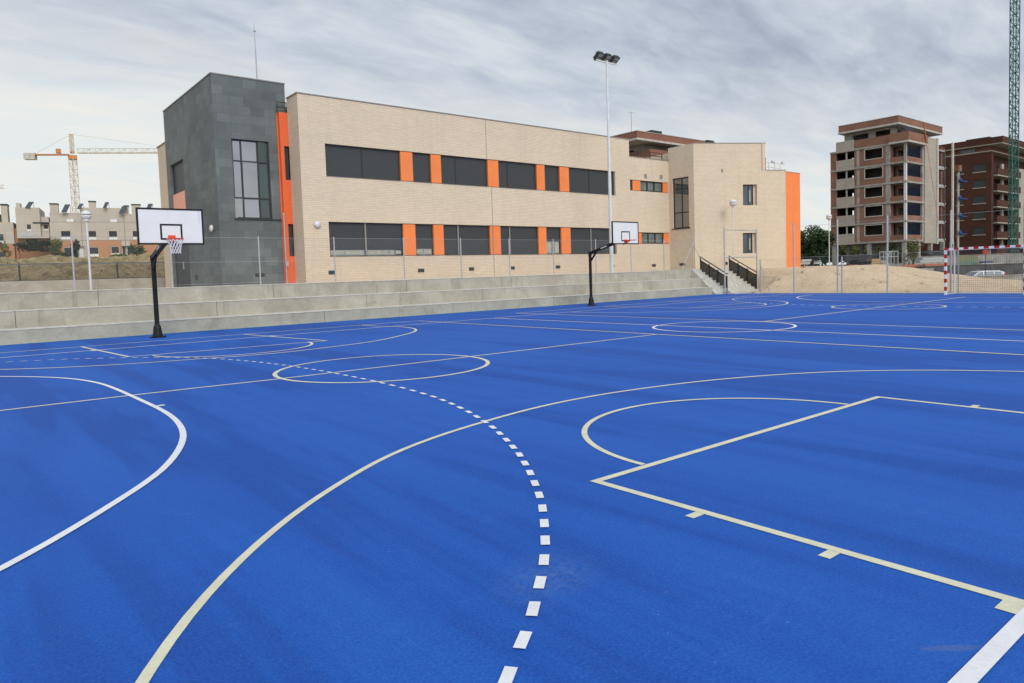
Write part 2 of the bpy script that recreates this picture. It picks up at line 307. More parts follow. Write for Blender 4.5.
# wall in a vertical plane with rectangular openings. O origin, U unit dir, outward normal Nn, (u,z) rectangles
def wall(O, U, Nn, u0, u1, z0, z1, holes, depth=.2, back=True, step=None):
    O, U, Nn = Vector(O), Vector(U), Vector(Nn); mb = MB()
    us = sorted({u0, u1, *[h[0] for h in holes], *[h[1] for h in holes]}); zs = sorted({z0, z1, *[h[2] for h in holes], *[h[3] for h in holes]})
    P = lambda u, z, d=0: O + U*u + Vector((0, 0, z)) - Nn*d
    flip = U.cross(Vector((0, 0, 1))).dot(Nn) < 0
    def q(a, b, c, d): mb.quad(*( (d, c, b, a) if flip else (a, b, c, d)))
    for a, b in zip(us, us[1:]):
        for c, d in zip(zs, zs[1:]):
            m_ = ((a+b)/2, (c+d)/2)
            if any(h[0] < m_[0] < h[1] and h[2] < m_[1] < h[3] for h in holes): continue
            if m_[0] < u0 or m_[0] > u1 or m_[1] < z0 or m_[1] > z1: continue
            q(P(a, c), P(b, c), P(b, d), P(a, d))
            if back: q(P(b, c, depth), P(a, c, depth), P(a, d, depth), P(b, d, depth))
    for a, b, c, d in holes:
        q(P(a, c), P(a, c, depth), P(b, c, depth), P(b, c))[0] if False else None
        q(P(a, c), P(a, d), P(a, d, depth), P(a, c, depth)); q(P(b, d), P(b, c), P(b, c, depth), P(b, d, depth))
        q(P(a, d), P(b, d), P(b, d, depth), P(a, d, depth)); q(P(b, c), P(a, c), P(a, c, depth), P(b, c, depth))
    q(P(u0, z1), P(u1, z1), P(u1, z1, depth), P(u0, z1, depth)); q(P(u1, z0), P(u0, z0), P(u0, z0, depth), P(u1, z0, depth))
    q(P(u0, z0), P(u0, z1), P(u0, z1, depth), P(u0, z0, depth)); q(P(u1, z1), P(u1, z0), P(u1, z0, depth), P(u1, z1, depth))
    return mb
class Loc:   # local frame helper: box in (u, d(inward), z)
    def __init__(s, O, U, Nn): s.O, s.U, s.N = Vector(O), Vector(U), Vector(Nn)
    def __call__(s, p): return s.O + s.U*p[0] - s.N*p[1] + Vector((0, 0, p[2]))
def foliage(mb, c, rx, ry, rz, n, size, rnd, lumps=7):
    L = [(Vector((rnd.uniform(-.6, .6)*rx, rnd.uniform(-.6, .6)*ry, rnd.uniform(-.55, .65)*rz)), rnd.uniform(.35, .6)) for _ in range(lumps)]
    for _ in range(n):
        o, r = rnd.choice(L); d = Vector((rnd.gauss(0, 1), rnd.gauss(0, 1), rnd.gauss(0, 1))); d.normalize(); d *= r*rnd.random()**.4
        p = Vector(c) + o + Vector((d.x*rx, d.y*ry, d.z*rz)); a = Vector((rnd.gauss(0, 1), rnd.gauss(0, 1), rnd.gauss(0, 1))).normalized(); b = a.orthogonal().normalized()
        s_ = size*rnd.uniform(.5, 1.3); mb.poly([p+a*s_, p+b*s_*.6, p-a*s_, p-b*s_*.6])
    return mb
def tree(name, label, cat, base, h, rx, leaf, n=2600, size=.28, seed=1, group=None, trunk=True):
    rnd = random.Random(seed); base = Vector(base); t = thing(name, label, cat, base, group)
    cz = h*.58
    if trunk:
        tb = MB().tube(base, base+Vector((.1, 0, h*.5)), h*.035, h*.018, 8)
        for i in range(7):
            a = rnd.uniform(0, 2*PI); tb.tube(base+Vector((.05, 0, h*rnd.uniform(.25, .45))), base+Vector((math.cos(a)*rx*.6, math.sin(a)*rx*.6, h*rnd.uniform(.5, .85))), h*.014, h*.004, 6)
        bp(tb, 'trunk', 'bark', t)
    bp(foliage(MB(), base+Vector((0, 0, cz if trunk else h*.5)), rx, rx, h*.42 if trunk else h*.5, n, size, rnd, 11), 'crown' if trunk else 'foliage', leaf, t)
    return t

# ------------------------------------------------------------------ ground, court, terrace, hill
g = MB()
for i in range(-10, 10):
    for j in range(-10, 10): g.quad((i*200, j*200, -.95), (i*200+200, j*200, -.95), (i*200+200, j*200+200, -.95), (i*200, j*200+200, -.95))
struct(g.build('ground', 'site_earth'))
struct(MB().box((-45, -22, -.9), (38.95, 26.46, 0)).build('blue_sports_court', 'blue_court'))
struct(MB().box((38.95, -22, -.9), (39.35, 23.9, .03)).build('court_kerb', 'light_concrete'))
struct(MB().box((38.95, 23.9, -.9), (42.6, 27.2, -.015)).build('stair_apron', 'light_concrete'))
struct(MB().quad((-45, 26.2, .004), (37.6, 26.2, .004), (37.6, 26.455, .004), (-45, 26.455, .004)).build('court_edge_strip', 'teal_edge'))
struct(MB().box((-45, 28.12, -.9), (38.2, 60, 1.56)).build('terrace_pavement', 'pink_paving'))
struct(MB().box((38.2, 27.95, -.9), (48.5, 60, 1.60)).build('upper_path', 'light_concrete'))
def grid(fx, x0, x1, y0, y1, nx, ny):
    m_ = MB(); 
    for j in range(ny+1):
        for i in range(nx+1):
            x = x0+(x1-x0)*i/nx; y = y0+(y1-y0)*j/ny; m_.v.append((x, y, fx(x, y)))
    for j in range(ny):
        for i in range(nx): a = j*(nx+1)+i; m_.f.append((a, a+1, a+nx+2, a+nx+1))
    return m_
def ss(a, b, x): t = min(1, max(0, (x-a)/(b-a))); return t*t*(3-2*t)
def lerp_tab(tab, x):
    if x <= tab[0][0]: return tab[0][1]
    for (a, u), (b, v_) in zip(tab, tab[1:]):
        if x <= b: return u+(v_-u)*(x-a)/(b-a)
    return tab[-1][1]
from mathutils import noise as mnoise
def sandh(x, y):
    H = lerp_tab([(-5, .12), (8, .12), (11.5, .22), (13.8, .34), (15.6, .5), (17.6, .84), (19.6, 1.28), (21.5, 1.52), (40, 1.64)], y)
    up = ss(39.2, 44.0, x + .8*mnoise.noise(Vector((0, y*.35, 3)))); dn = 1-ss(49, 62, x)
    if x < 42.6: up *= 1-ss(24.6, 25.3, y)*(1-ss(41.6, 42.3, x))
    b = -.06 if x < 47 else -.03-.97*ss(50, 62, x)
    n_ = .09*mnoise.noise(Vector((x*.9, y*.9, 0)))*min(1, max(0, x-39.4)) + .035*mnoise.noise(Vector((x*3, y*3, 1)))*min(1, max(0, x-39.4)) - .02*max(0, math.sin(x*4.2+1.2*mnoise.noise(Vector((y*.3, 0, 0)))))**4*min(1, max(0, x-40))
    return b + H*up*dn + n_*.8
struct(grid(sandh, 39.3, 62, -12, 27.9, 110, 180).build('sand_bank', 'sand', smooth=True))
struct(grid(lambda x, y: sandh(x, y)-.02, 48.4, 62, 27.9, 45, 30, 40).build('sand_ground', 'sand', smooth=True))
stn = MB(); rs_ = random.Random(31)
for _ in range(350):
    y = rs_.uniform(2, 27); x = rs_.uniform(39.5, 46); z = sandh(x, y); r = rs_.choice((.03, .04, .05, .09)); c = Vector((x, y, z)); i = len(stn.v)
    for dx, dy, dz in ((1, 0, 0), (-1, .2, 0), (.1, 1, 0), (0, -1, .1), (.1, 0, .8), (0, 0, -.7)): stn.v.append(tuple(c+Vector((dx, dy, dz))*r*rs_.uniform(.7, 1.3)))
    stn.f += [(i, i+2, i+4), (i+2, i+1, i+4), (i+1, i+3, i+4), (i+3, i, i+4), (i+2, i, i+5), (i+1, i+2, i+5), (i+3, i+1, i+5), (i, i+3, i+5)]
struct(stn.build('sand_pebbles', 'sand'), 'stuff')
wd = MB(); rw = random.Random(8)
for _ in range(26):
    cx_, cy_ = rw.uniform(39.5, 45), rw.uniform(3, 26)
    for _ in range(14): a = rw.uniform(0, 2*PI); r = rw.uniform(.02, .16); x, y = cx_+r*math.cos(a), cy_+r*math.sin(a); z = sandh(x, y); h_ = rw.uniform(.05, .2); wd.poly([(x-.015, y, z), (x+.015, y, z), (x+rw.uniform(-.08, .08), y+rw.uniform(-.08, .08), z+h_)])
struct(wd.build('sand_weeds', 'olive_leaf'), 'stuff')
def hill(x, y):
    d = y+.19*x
    return 1.62 + (5.55+1.3*ss(20, 36, x)-1.62)*ss(44, 132, d) + .3*mnoise.noise(Vector((x*.12, y*.12, 0))) * min(1, max(0, (d-49)/6)) + .12*mnoise.noise(Vector((x*.7, y*.7, 0)))*min(1, max(0, (d-49)/6))
struct(grid(hill, -110, 60, 48.4, 240, 110, 120).build('grass_hill', 'dry_grass', smooth=True))
def siteh(x, y): return -.93 + 2.3*ss(78, 104, x*.63+y*.78-0) + .25*mnoise.noise(Vector((x*.15, y*.15, 4)))
struct(grid(siteh, 62, 240, -60, 140, 90, 100).build('building_site_ground', 'site_earth', smooth=True))

# ------------------------------------------------------------------ painted lines
ZL = .004
def ribbon(mb, pts, w, z=ZL):
    P = [Vector((p[0], p[1])) for p in pts]; L = []
    for i, p in enumerate(P):
        a = P[max(0, i-1)]; b = P[min(len(P)-1, i+1)]; t = (b-a).normalized(); n = Vector((-t.y, t.x)); L.append((p+n*w/2, p-n*w/2))
    for (a, b), (c, d) in zip(L, L[1:]): mb.quad((*b, z), (*d, z), (*c, z), (*a, z))
def circ(cx, cy, r, a0=0, a1=360, n=72):
    return [(cx+r*math.cos(math.radians(a0+(a1-a0)*i/n)), cy+r*math.sin(math.radians(a0+(a1-a0)*i/n))) for i in range(n+1)]
cream, white = MB(), MB()
KX, FY, B = 6.325, 3.825, .078
A3 = [[.22, -1.9], [.22, 1.7], [.24, 2.3], [.34, 2.78]] + [[0.466, 3.035], [0.587, 3.245], [0.712, 3.449], [0.844, 3.647], [0.984, 3.839], [1.131, 4.026], [1.285, 4.207], [1.445, 4.384], [1.61, 4.555], [1.781, 4.721], [1.958, 4.88], [2.141, 5.033], [2.328, 5.181], [2.517, 5.325], [2.71, 5.465], [2.908, 5.597], [3.112, 5.719], [3.323, 5.829], [3.539, 5.927], [3.761, 6.015], [3.986, 6.094], [4.213, 6.164], [4.443, 6.227], [4.674, 6.286], [4.906, 6.342], [5.139, 6.392], [5.373, 6.434], [5.609, 6.467], [5.846, 6.49], [6.084, 6.503], [6.322, 6.507], [6.56, 6.502], [6.797, 6.487], [7.034, 6.462], [7.271, 6.429], [7.505, 6.39], [7.738, 6.346], [7.967, 6.297], [8.198, 6.242], [8.432, 6.178], [8.664, 6.106], [8.886, 6.026], [9.102, 5.939], [9.318, 5.844], [9.538, 5.742], [9.754, 5.631], [9.962, 5.513], [10.161, 5.385], [10.356, 5.251], [10.547, 5.107], [10.73, 4.954], [10.901, 4.79], [11.063, 4.617], [11.218, 4.436], [11.366, 4.248], [11.504, 4.055], [11.631, 3.855], [11.75, 3.648], [11.861, 3.435], [11.965, 3.215]] + [[12.15, 2.6], [12.25, 1.9], [12.27, -1.9]]
ribbon(cream, A3, .056)
# key of the near basket
ribbon(cream, [(KX-2.496, FY-.008), (KX+2.451, FY)], .068)
ribbon(cream, [(KX-2.462, FY-.042), (KX-2.455, -1.9)], .068, ZL); ribbon(cream, [(KX+2.417, FY-.034), (KX+2.417, -1.9)], .068)
ribbon(cream, circ(KX-.055, FY, 1.79, 1.3, 178.7, 48), .058, ZL+.0008)
for sgn in (-1, 1):
    for d0, w0 in ((.965, .07), (1.87, .07), (2.72, .4), (3.8, .07)):
        x0 = KX+sgn*2.449-(.042 if sgn < 0 else 0); cream.quad((x0, FY-d0-w0, ZL), (x0+sgn*.12, FY-d0-w0, ZL), (x0+sgn*.12, FY-d0, ZL), (x0, FY-d0, ZL))
ribbon(cream, [(-9, -1.94), (14.07, -1.94)], .07, .003)
# halfway line of the near court, its circle and right side line
ribbon(cream, [(-1.5, 11.9), (1.7, 11.86), (3.1, 11.8), (4.3, 11.71), (6.64, 11.64), (9, 11.61), (14.03, 11.58)], .07); ribbon(cream, circ(6.32, 11.66, 1.93), B, ZL+.0009)
ribbon(cream, [(14.035, -1.9), (14.035, 23.1)], B, ZL+.0018); ribbon(cream, [(-1.5, -1.9), (-1.5, 23.1)], B, ZL+.0018)
ribbon(cream, [(-1.5, 23.13), (14.03, 23.13)], B, ZL)
# far key of the near court
ribbon(cream, [(3.35, 18.55), (8.12, 18.1)], B); ribbon(cream, [(3.35, 18.5), (3.0, 23.1)], B, ZL+.001); ribbon(cream, [(8.1, 18.1), (7.5, 23.1)], B, ZL+.001)
ribbon(cream, circ(5.72, 18.36, 1.9, 182, 356, 40), B, ZL+.0012); ribbon(cream, [[-1.2, 20.9], [-.6, 19.9], [0, 19.1], [.45, 18.6]] + [[0.87, 18.17], [1.14, 17.93], [1.43, 17.7], [1.72, 17.48], [2.02, 17.28], [2.34, 17.1], [2.66, 16.94], [2.99, 16.8], [3.33, 16.68], [3.68, 16.58], [4.04, 16.49], [4.39, 16.4], [4.74, 16.3], [5.09, 16.19], [5.44, 16.1], [5.79, 16.06], [6.15, 16.06], [6.51, 16.09], [6.87, 16.16], [7.23, 16.24], [7.58, 16.32], [7.93, 16.41], [8.27, 16.51], [8.61, 16.64], [8.93, 16.79], [9.24, 16.98], [9.54, 17.19], [9.83, 17.4], [10.12, 17.63], [10.41, 17.85], [10.69, 18.09], [10.95, 18.34], [11.19, 18.61], [11.4, 18.9], [11.59, 19.21], [11.74, 19.54], [11.86, 19.88], [11.94, 20.23], [11.98, 20.59], [11.99, 20.97]] + [[11.9, 21.5], [11.75, 22.0], [11.7, 23.1]], B, ZL+.0012)
for x0, s_ in ((3.12, -1), (7.72, 1)): cream.box((x0, 21.25, .001), (x0+s_*.14, 21.55, ZL+.0005))
# second court
ribbon(cream, [(18.88, -1.9), (18.88, 23.1)], B, ZL+.0018); ribbon(cream, [(18.9, 11.56), (35.05, 11.63)], B); ribbon(cream, circ(27.15, 11.56, 1.85), B, ZL+.0009)
ribbon(cream, [(18.9, 23.13), (34.6, 23.13)], B, ZL); ribbon(cream, [(34.6, -1.9), (34.6, 23.1)], B, ZL+.0018)
ribbon(cream, circ(26.6, 18.3, 1.85, 180, 360, 40), B, ZL+.0012); ribbon(cream, [(24.2, 18.3), (29.0, 18.3)], B)
ribbon(cream, [(24.2, 18.3), (24.2, 23.1)], B, ZL+.001); ribbon(cream, [(29.0, 18.3), (29.0, 23.1)], B, ZL+.001)
ribbon(cream, circ(26.0, 21.4, 5.7, 182, 358, 60), B, ZL+.0012)
ribbon(cream, [(24.3, 4.0), (29.1, 4.0)], B); ribbon(cream, circ(26.7, 4.0, 1.85, 0, 180, 40), B, ZL+.0012)
# handball / futsal lines
ribbon(white, [(-4.4, 21.38), (37.0, 21.38)], .08, ZL+.0024); ribbon(white, [(-4.4, .98), (37.0, .98)], .075, ZL+.0024)
ribbon(white, [(16.36, 1.0), (16.36, 21.36)], .08, ZL+.0024); ribbon(white, circ(16.86, 11.58, 1.89), .08, ZL+.003)
ribbon(white, [(37.0, .98), (37.0, 21.38)], .06, ZL+.003); ribbon(white, [(-4.4, 1.0), (-4.4, 21.38)], .06, ZL+.003)
A6 = [[-.35, 17.7], [.2, 17.28], [.55, 16.93]] + [[0.789, 16.648], [0.918, 16.478], [1.041, 16.307], [1.16, 16.133], [1.273, 15.956], [1.382, 15.775], [1.485, 15.592], [1.579, 15.404], [1.664, 15.212], [1.738, 15.015], [1.804, 14.815], [1.862, 14.613], [1.912, 14.408], [1.954, 14.202], [1.99, 13.995], [2.02, 13.786], [2.044, 13.577], [2.063, 13.367], [2.075, 13.157], [2.085, 12.946], [2.096, 12.736], [2.105, 12.526], [2.113, 12.315], [2.118, 12.104], [2.123, 11.894], [2.129, 11.683], [2.135, 11.473], [2.14, 11.262], [2.145, 11.052], [2.15, 10.841], [2.155, 10.631], [2.159, 10.42], [2.161, 10.209], [2.16, 9.999], [2.156, 9.788], [2.147, 9.578], [2.134, 9.368], [2.116, 9.158], [2.092, 8.948], [2.064, 8.74], [2.03, 8.532], [1.989, 8.325], [1.941, 8.12], [1.885, 7.917], [1.822, 7.716], [1.752, 7.517], [1.677, 7.32], [1.596, 7.126], [1.509, 6.934], [1.415, 6.746], [1.311, 6.564], [1.199, 6.387], [1.081, 6.214], [0.959, 6.043], [0.836, 5.873], [0.71, 5.704], [0.582, 5.537], [0.45, 5.372], [0.314, 5.212], [0.172, 5.054]] + [[-.4, 4.52]]
ribbon(white, A6, .066, ZL+.0036)
A9 = [[1.22, 1.85], [1.4, 1.98], [1.59, 2.13], [1.78, 2.28], [1.99, 2.44], [2.21, 2.64], [2.45, 2.86], [2.69, 3.11], [2.94, 3.4], [3.2, 3.72], [3.46, 4.09], [3.72, 4.49], [3.98, 4.93], [4.22, 5.4], [4.45, 5.89], [4.66, 6.41], [4.85, 6.94], [5.01, 7.48], [5.14, 8.02], [5.24, 8.56], [5.32, 9.1], [5.37, 9.65], [5.4, 10.19], [5.41, 10.74], [5.4, 11.3], [5.38, 11.87], [5.34, 12.45], [5.28, 13.04], [5.21, 13.63], [5.11, 14.22], [5.0, 14.79], [4.86, 15.35], [4.7, 15.88], [4.51, 16.38], [4.29, 16.84], [4.05, 17.27], [3.77, 17.67], [3.47, 18.05], [3.14, 18.42], [2.79, 18.78], [2.43, 19.11], [2.05, 19.42], [1.5, 19.75], [.8, 20.05], [0, 20.3]]
def dashes(mb, pts, on, period, w, z, off=0):
    P = np.array(pts); L = np.r_[0, np.cumsum(np.hypot(*np.diff(P, axis=0).T))]; s_ = off
    while s_+on < L[-1]:
        yy = float(np.interp(s_, L, P[:, 1])); pd = period(yy) if callable(period) else period; on_ = on*(pd/.296 if callable(period) else 1)
        seg = [(float(np.interp(t, L, P[:, 0])), float(np.interp(t, L, P[:, 1]))) for t in (s_, s_+on_)]
        ribbon(mb, seg, w, z); s_ += pd
A9 = [[p[0]+.018-lerp_tab([(6, 0), (8, .045), (9.5, .12), (11, .13), (13, .10), (15, .06), (17, .02)], p[1]), p[1]] for p in A9]
dashes(white, A9, .148, lambda y: lerp_tab([(3, .294), (5, .300), (6, .316), (7.5, .322), (8.3, .345), (9.6, .345), (12, .30), (14, .295), (18, .29)], y), .056, ZL+.0036, .185)
Rr = lambda r: [(37.0, 13+r)] and [(37.0-r*math.sin(math.radians(a)), 13+r*math.cos(math.radians(a))) for a in range(0, 91, 3)]+[(37.0-r*math.cos(math.radians(a)), 10-r*math.sin(math.radians(a))) for a in range(0, 91, 3)]
ribbon(white, Rr(6.6), .075, ZL+.0036); dashes(white, Rr(9.7), .2, .45, .08, ZL+.0036)
q_ = CP+ray(160, 406)*(-CH/ray(160, 406).z); ribbon(white, [(q_.x-.045, q_.y), (q_.x+.06, q_.y)], .09, ZL+.0036)
struct(cream.build('basketball_line_marking', 'cream_paint')); struct(white.build('handball_line_marking', 'white_paint'))

# ------------------------------------------------------------------ concrete bleachers
bl = thing('concrete_bleachers', 'long three stepped grey concrete seating tier along the far side of the blue court', 'bleachers', (-4, 26.46, 0))
rnd = random.Random(3)
for i, (y0, z0, z1, xe, off) in enumerate(((26.46, -.4, .46, 37.55, 2.6), (27.28, .3, 1.02, 38.0, 4.9), (28.08, .8, 1.585, 38.3, 1.2))):
    m_ = MB(); x = -40+off
    while x < xe:
        x2 = min(x+6.15, xe)
        if xe-x2 < 1: x2 = xe
        m_.box((x+.006, y0+rnd.uniform(0, .004), z0), (x2-.006, y0+1.05, z1-.035)); x = x2
    bp(m_, 'riser', 'concrete', bl, bevel=.012)
    m_ = MB(); x = -40+off
    while x < xe:
        x2 = min(x+6.15, xe)
        if xe-x2 < 1: x2 = xe
        m_.box((x+.004, y0-.012, z1-.034), (x2-.004, y0+1.05, z1)); x = x2
    bp(m_, 'tread', 'tread_concrete', bl, bevel=.008)
m_ = MB()
for k_ in range(1):
    m_.v += [(37.6, 26.3, 0), (38.3, 26.0, 0), (38.3, 28.4, 0), (37.6, 28.4, 0), (37.6, 26.3, .05), (38.3, 26.0, .16), (38.3, 28.4, 1.64), (37.6, 28.4, 1.64), (38.3, 28.0, 1.6), (37.6, 28.0, 1.6)]
    m_.f += [(0, 1, 5, 4), (4, 5, 8, 9), (9, 8, 6, 7), (0, 4, 9, 7, 3), (1, 2, 6, 8, 5), (2, 3, 7, 6)]
bp(m_, 'flank_wall', 'light_concrete', bl)
# outdoor stair
st = thing('concrete_stair', 'short concrete stair between two black railings at the right end of the bleachers', 'stair', (40, 26, 0))
m_ = MB()
for i in range(9): m_.box((38.32, 25.7+i*.27, -.2+.0), (41.5, 28.2, .03+(i+1)*.175-.02))
bp(m_, 'step', 'tread_concrete', st)
bp(MB().box((38.0, 25.2, -.3), (42.4, 25.69, .06)), 'landing_slab', 'light_concrete', st)
def railing(X, y0, z0, y1, z1, label):
    t = thing('stair_railing', label, 'railing', (X, y0, z0), 'black mesh railings of the stair')
    h = 1.08; n_ = 3
    for i in range(n_+1):
        f = i/n_; y, z = y0+(y1-y0)*f, z0+(z1-z0)*f; bp(MB().bar((X, y, z-.1), (X, y, z+h-.1), .055, .055), 'post', 'black_metal', t)
    m_ = MB()
    for dz in (.03, h-.22, h): m_.bar((X, y0-.04, z0+dz), (X, y1+.04, z1+dz), .05, .05)
    bp(m_, 'handrail', 'black_metal', t)
    bp(MB().quad((X, y0, z0+.05), (X, y1, z1+.05), (X, y1, z1+h-.24), (X, y0, z0+h-.24)), 'mesh_panel', 'rail_mesh', t)
railing(38.38, 25.98, .16, 27.93, 1.33, 'black mesh railing on the left of the stair, next to the bleachers')
railing(41.46, 25.85, .2, 27.85, 1.35, 'black mesh railing on the right of the stair, next to the sand bank')

# ------------------------------------------------------------------ school building
SB = thing('school_building', 'long two storey tan brick school with orange panels and a grey slate tower', 'building', (26, 32, 1.56))
YF = 32.0; G0 = 1.5
XW = [14.70, 16.69, 18.815, 19.55, 20.665, 21.31, 22.31, 24.45, 25.22, 25.95, 28.11, 28.75, 29.98, 30.77, 32.64, 34.92]
UZ, LZ = (6.635, 8.19), (2.80, 4.47)
X0, X1 = 13.44, 40.43
SM = [36.3, 36.65, 37.45, 38.25, 38.99, 39.84, 40.36]
holes = [(XW[0], XW[-1], *UZ), (XW[0], XW[-1], *LZ), (SM[0], SM[-1], 7.03, 7.757), (SM[0], SM[-1], 3.46, 4.24)]
o_ = bp(wall((0, YF, 0), (1, 0, 0), (0, -1, 0), X0, 36.34, G0, 10.38, [h for h in holes[:2]], .30), 'wall', 'tan_brick', SB); mainwall = o_
o_ = bp(wall((0, YF, 0), (1, 0, 0), (0, -1, 0), 36.34, X1, G0, 9.27, [(SM[0]+.06, SM[-1], 7.03, 7.757), (SM[0]+.06, SM[-1], 3.46, 4.24)], .30), 'wall', 'tan_brick', SB)
for y_ in ():
    pass
# body behind (sides, back, roof) butted inside the front skin
bp(MB().box((X0+.3, YF+1.6, G0), (36.34, 47, 10.2)).box((36.34, YF+1.6, G0), (47.5, 47, 9.1)), 'rear_wall', 'tan_brick', SB)
bp(wall((X0, 0, 0), (0, 1, 0), (-1, 0, 0), YF+.3, 33.27, G0, 10.38, [], .3), 'wall', 'tan_brick', SB)
bp(MB().box((X0+.3, YF+.3, 10.05), (36.3, YF+1.62, 10.2)).box((36.3, YF+.3, 8.95), (X1, YF+1.62, 9.1)), 'roof', 'light_concrete', SB)
cp = MB().box((X0-.04, YF-.035, 10.382), (36.38, YF+.34, 10.43)).box((X0-.04, YF+.34, 10.382), (X0+.34, 33.27, 10.43)).box((36.345, YF-.035, 9.272), (X1, YF+.34, 9.31))
bp(cp, 'coping', 'coping', SB)
bp(MB().box((36.04, YF+.3, 9.3), (36.34, YF+9, 10.37)), 'parapet', 'tan_brick', SB)
bp(MB().box((24.62, YF-.006, G0), (24.655, YF-.0, UZ[0]-.01)).box((24.35, YF-.006, UZ[1]+.02), (24.385, YF, 10.37)), 'expansion_joint', 'coping', SB)
# windows and orange panels
def panel(xa, xb, za, zb, mat='orange_panel'):
    bp(MB().box((xa+.004, YF+.03, za+.03), (xb-.004, YF+.2, zb-.03)), 'orange_panel', mat, SB, bevel=.01)
def shutter_win(xa, xb, za, zb, mull=None, gap=0.0, gaps=()):
    fr = MB(); t_ = .05; d0, d1 = YF+.14, YF+.21
    fr.box((xa, d0, za), (xb, d1, za+t_)); fr.box((xa, d0, zb-t_), (xb, d1, zb)); fr.box((xa, d0, za+t_), (xa+t_, d1, zb-t_)); fr.box((xb-t_, d0, za+t_), (xb, d1, zb-t_))
    if mull: fr.box((mull-.035, d0, za+t_), (mull+.035, d1, zb-t_))
    if mull and za < 4: bp(MB().box((mull-.04, d0-.03, za+t_), (mull+.04, d0-.001, zb-.02)), 'mullion', 'coping', SB)
    w_ = bp(fr, 'window', 'dark_frame', SB)
    sh = MB(); gz = za+t_+gap
    edges = [xa+t_, xb-t_] if not mull else [xa+t_, mull-.035, mull+.035, xb-t_]
    for a, b in zip(edges[::2], edges[1::2]): sh.box((a, YF+.16, gz), (b, YF+.19, zb-t_))
    bp(sh, 'roller_shutter', 'shutter', SB, w_)
    if gap:
        gm = MB()
        for a, b in zip(edges[::2], edges[1::2]): gm.box((a, YF+.172, za+t_), (b, YF+.185, gz-.005))
        bp(gm, 'pane', 'window_glass', SB, w_)
        bm_ = MB()
        for a, b in gaps: bm_.box((a, YF+.166, za+t_+.06), (b, YF+.170, gz-.04))
        if gaps: bp(bm_, 'blind', 'pale_blind', SB, w_)
    bp(MB().box((xa, YF+.0-.03, za-.0), (xb, YF+.14, za+.012)), 'sill', 'coping', SB, w_)
for zz_, low in ((UZ, 0), (LZ, 1)):
    shutter_win(XW[0], XW[2], *zz_, XW[1], .27 if low else 0, [(14.8, 15.5), (15.6, 16.5), (16.8, 17.9), (18.1, 18.3), (18.4, 18.7)] if low else ())
    shutter_win(XW[3], XW[4], *zz_, None, .33 if low else 0, [(19.65, 20.02), (20.1, 20.55)] if low else ())
    shutter_win(XW[5], XW[7], *zz_, XW[6]); shutter_win(XW[8], XW[10], *zz_, XW[9])
    shutter_win(XW[11], XW[12], *zz_, None, .75 if low else 0, [(28.85, 29.2), (29.5, 29.85)] if low else ())
    shutter_win(XW[13], XW[15], *zz_, XW[14])
    for a, b in ((2, 3), (4, 5), (7, 8), (10, 11), (12, 13)): panel(XW[a], XW[b], *zz_)
for za, zb in ((7.03, 7.757), (3.46, 4.24)):
    panel(SM[1], SM[2], za, zb); panel(SM[5], SM[6], za, zb)
    fr = MB(); d0, d1 = YF+.12, YF+.19
    fr.box((SM[2], d0, za), (SM[5], d1, za+.08)).box((SM[2], d0, zb-.06), (SM[5], d1, zb))
    for x in (SM[2], SM[3]-.03, SM[4]-.03, SM[5]-.06): fr.box((x, d0+.001, za+.08), (x+.07, d1-.001, zb-.06))
    w_ = bp(fr, 'window', 'dark_frame', SB)
    bp(MB().box((SM[2]+.06, YF+.15, za+.07), (SM[5]-.06, YF+.16, zb-.06)), 'pane', 'pale_blind' if False else 'window_glass', SB, w_)
    bp(MB().box((SM[2]+.1, YF+.144, za+.1), (SM[3]-.1, YF+.148, zb-.08)).box((SM[3]+.1, YF+.144, za+.1), (SM[4]-.1, YF+.148, zb-.08)).box((SM[4]+.1, YF+.144, za+.1), (SM[5]-.1, YF+.148, zb-.08)), 'blind', 'dim_blind', SB, w_)
    bp(MB().box((SM[0]+.06, YF+.06, za+.01), (SM[1]-.01, YF+.2, zb-.01)), 'window', 'dark_frame', SB)
for p in ((645.5, 176.2), (661, 177.2)):
    r_ = ray(*p); q_ = CP+r_*(YF/r_.y); bp(MB().box((q_.x-.14, YF-.02, q_.z-.14), (q_.x+.14, YF+.0, q_.z+.14)), 'vent', 'coping', SB)
for xa, xb, y_ in ((328.6, 335.4, 272.5), (418, 424, 270.5), (469, 473.7, 269), (511, 514.5, 268), (555.7, 560, 267), (611.5, 614, 266), (652, 655.5, 265.4)):
    ra, rb = ray(xa, y_), ray(xb, y_); a_, b_ = CP+ra*(YF/ra.y), CP+rb*(YF/rb.y)
    bp(MB().box((a_.x, YF-.03, a_.z-.09), (b_.x, YF, a_.z+.09)), 'vent', 'dark_frame', SB)
q_ = CP+ray(317, 224.5)*(YF/ray(317, 224.5).y)
lamp_prof = [(.02, 0), (.12, .01), (.15, .05), (.13, .1), (.06, .13), (.01, .135)]
def wall_lamp(c, nrm):
    m_ = MB().lathe((0, 0, 0), lamp_prof, 16); q = Vector((0, 0, 1)).rotation_difference(Vector(nrm))
    m_.v = [tuple(q @ Vector(p)*1.15 + Vector(c)) for p in m_.v]; bp(m_, 'wall_lamp', 'white_metal', SB, smooth=True)
wall_lamp((q_.x, YF, q_.z), (0, -1, 0))
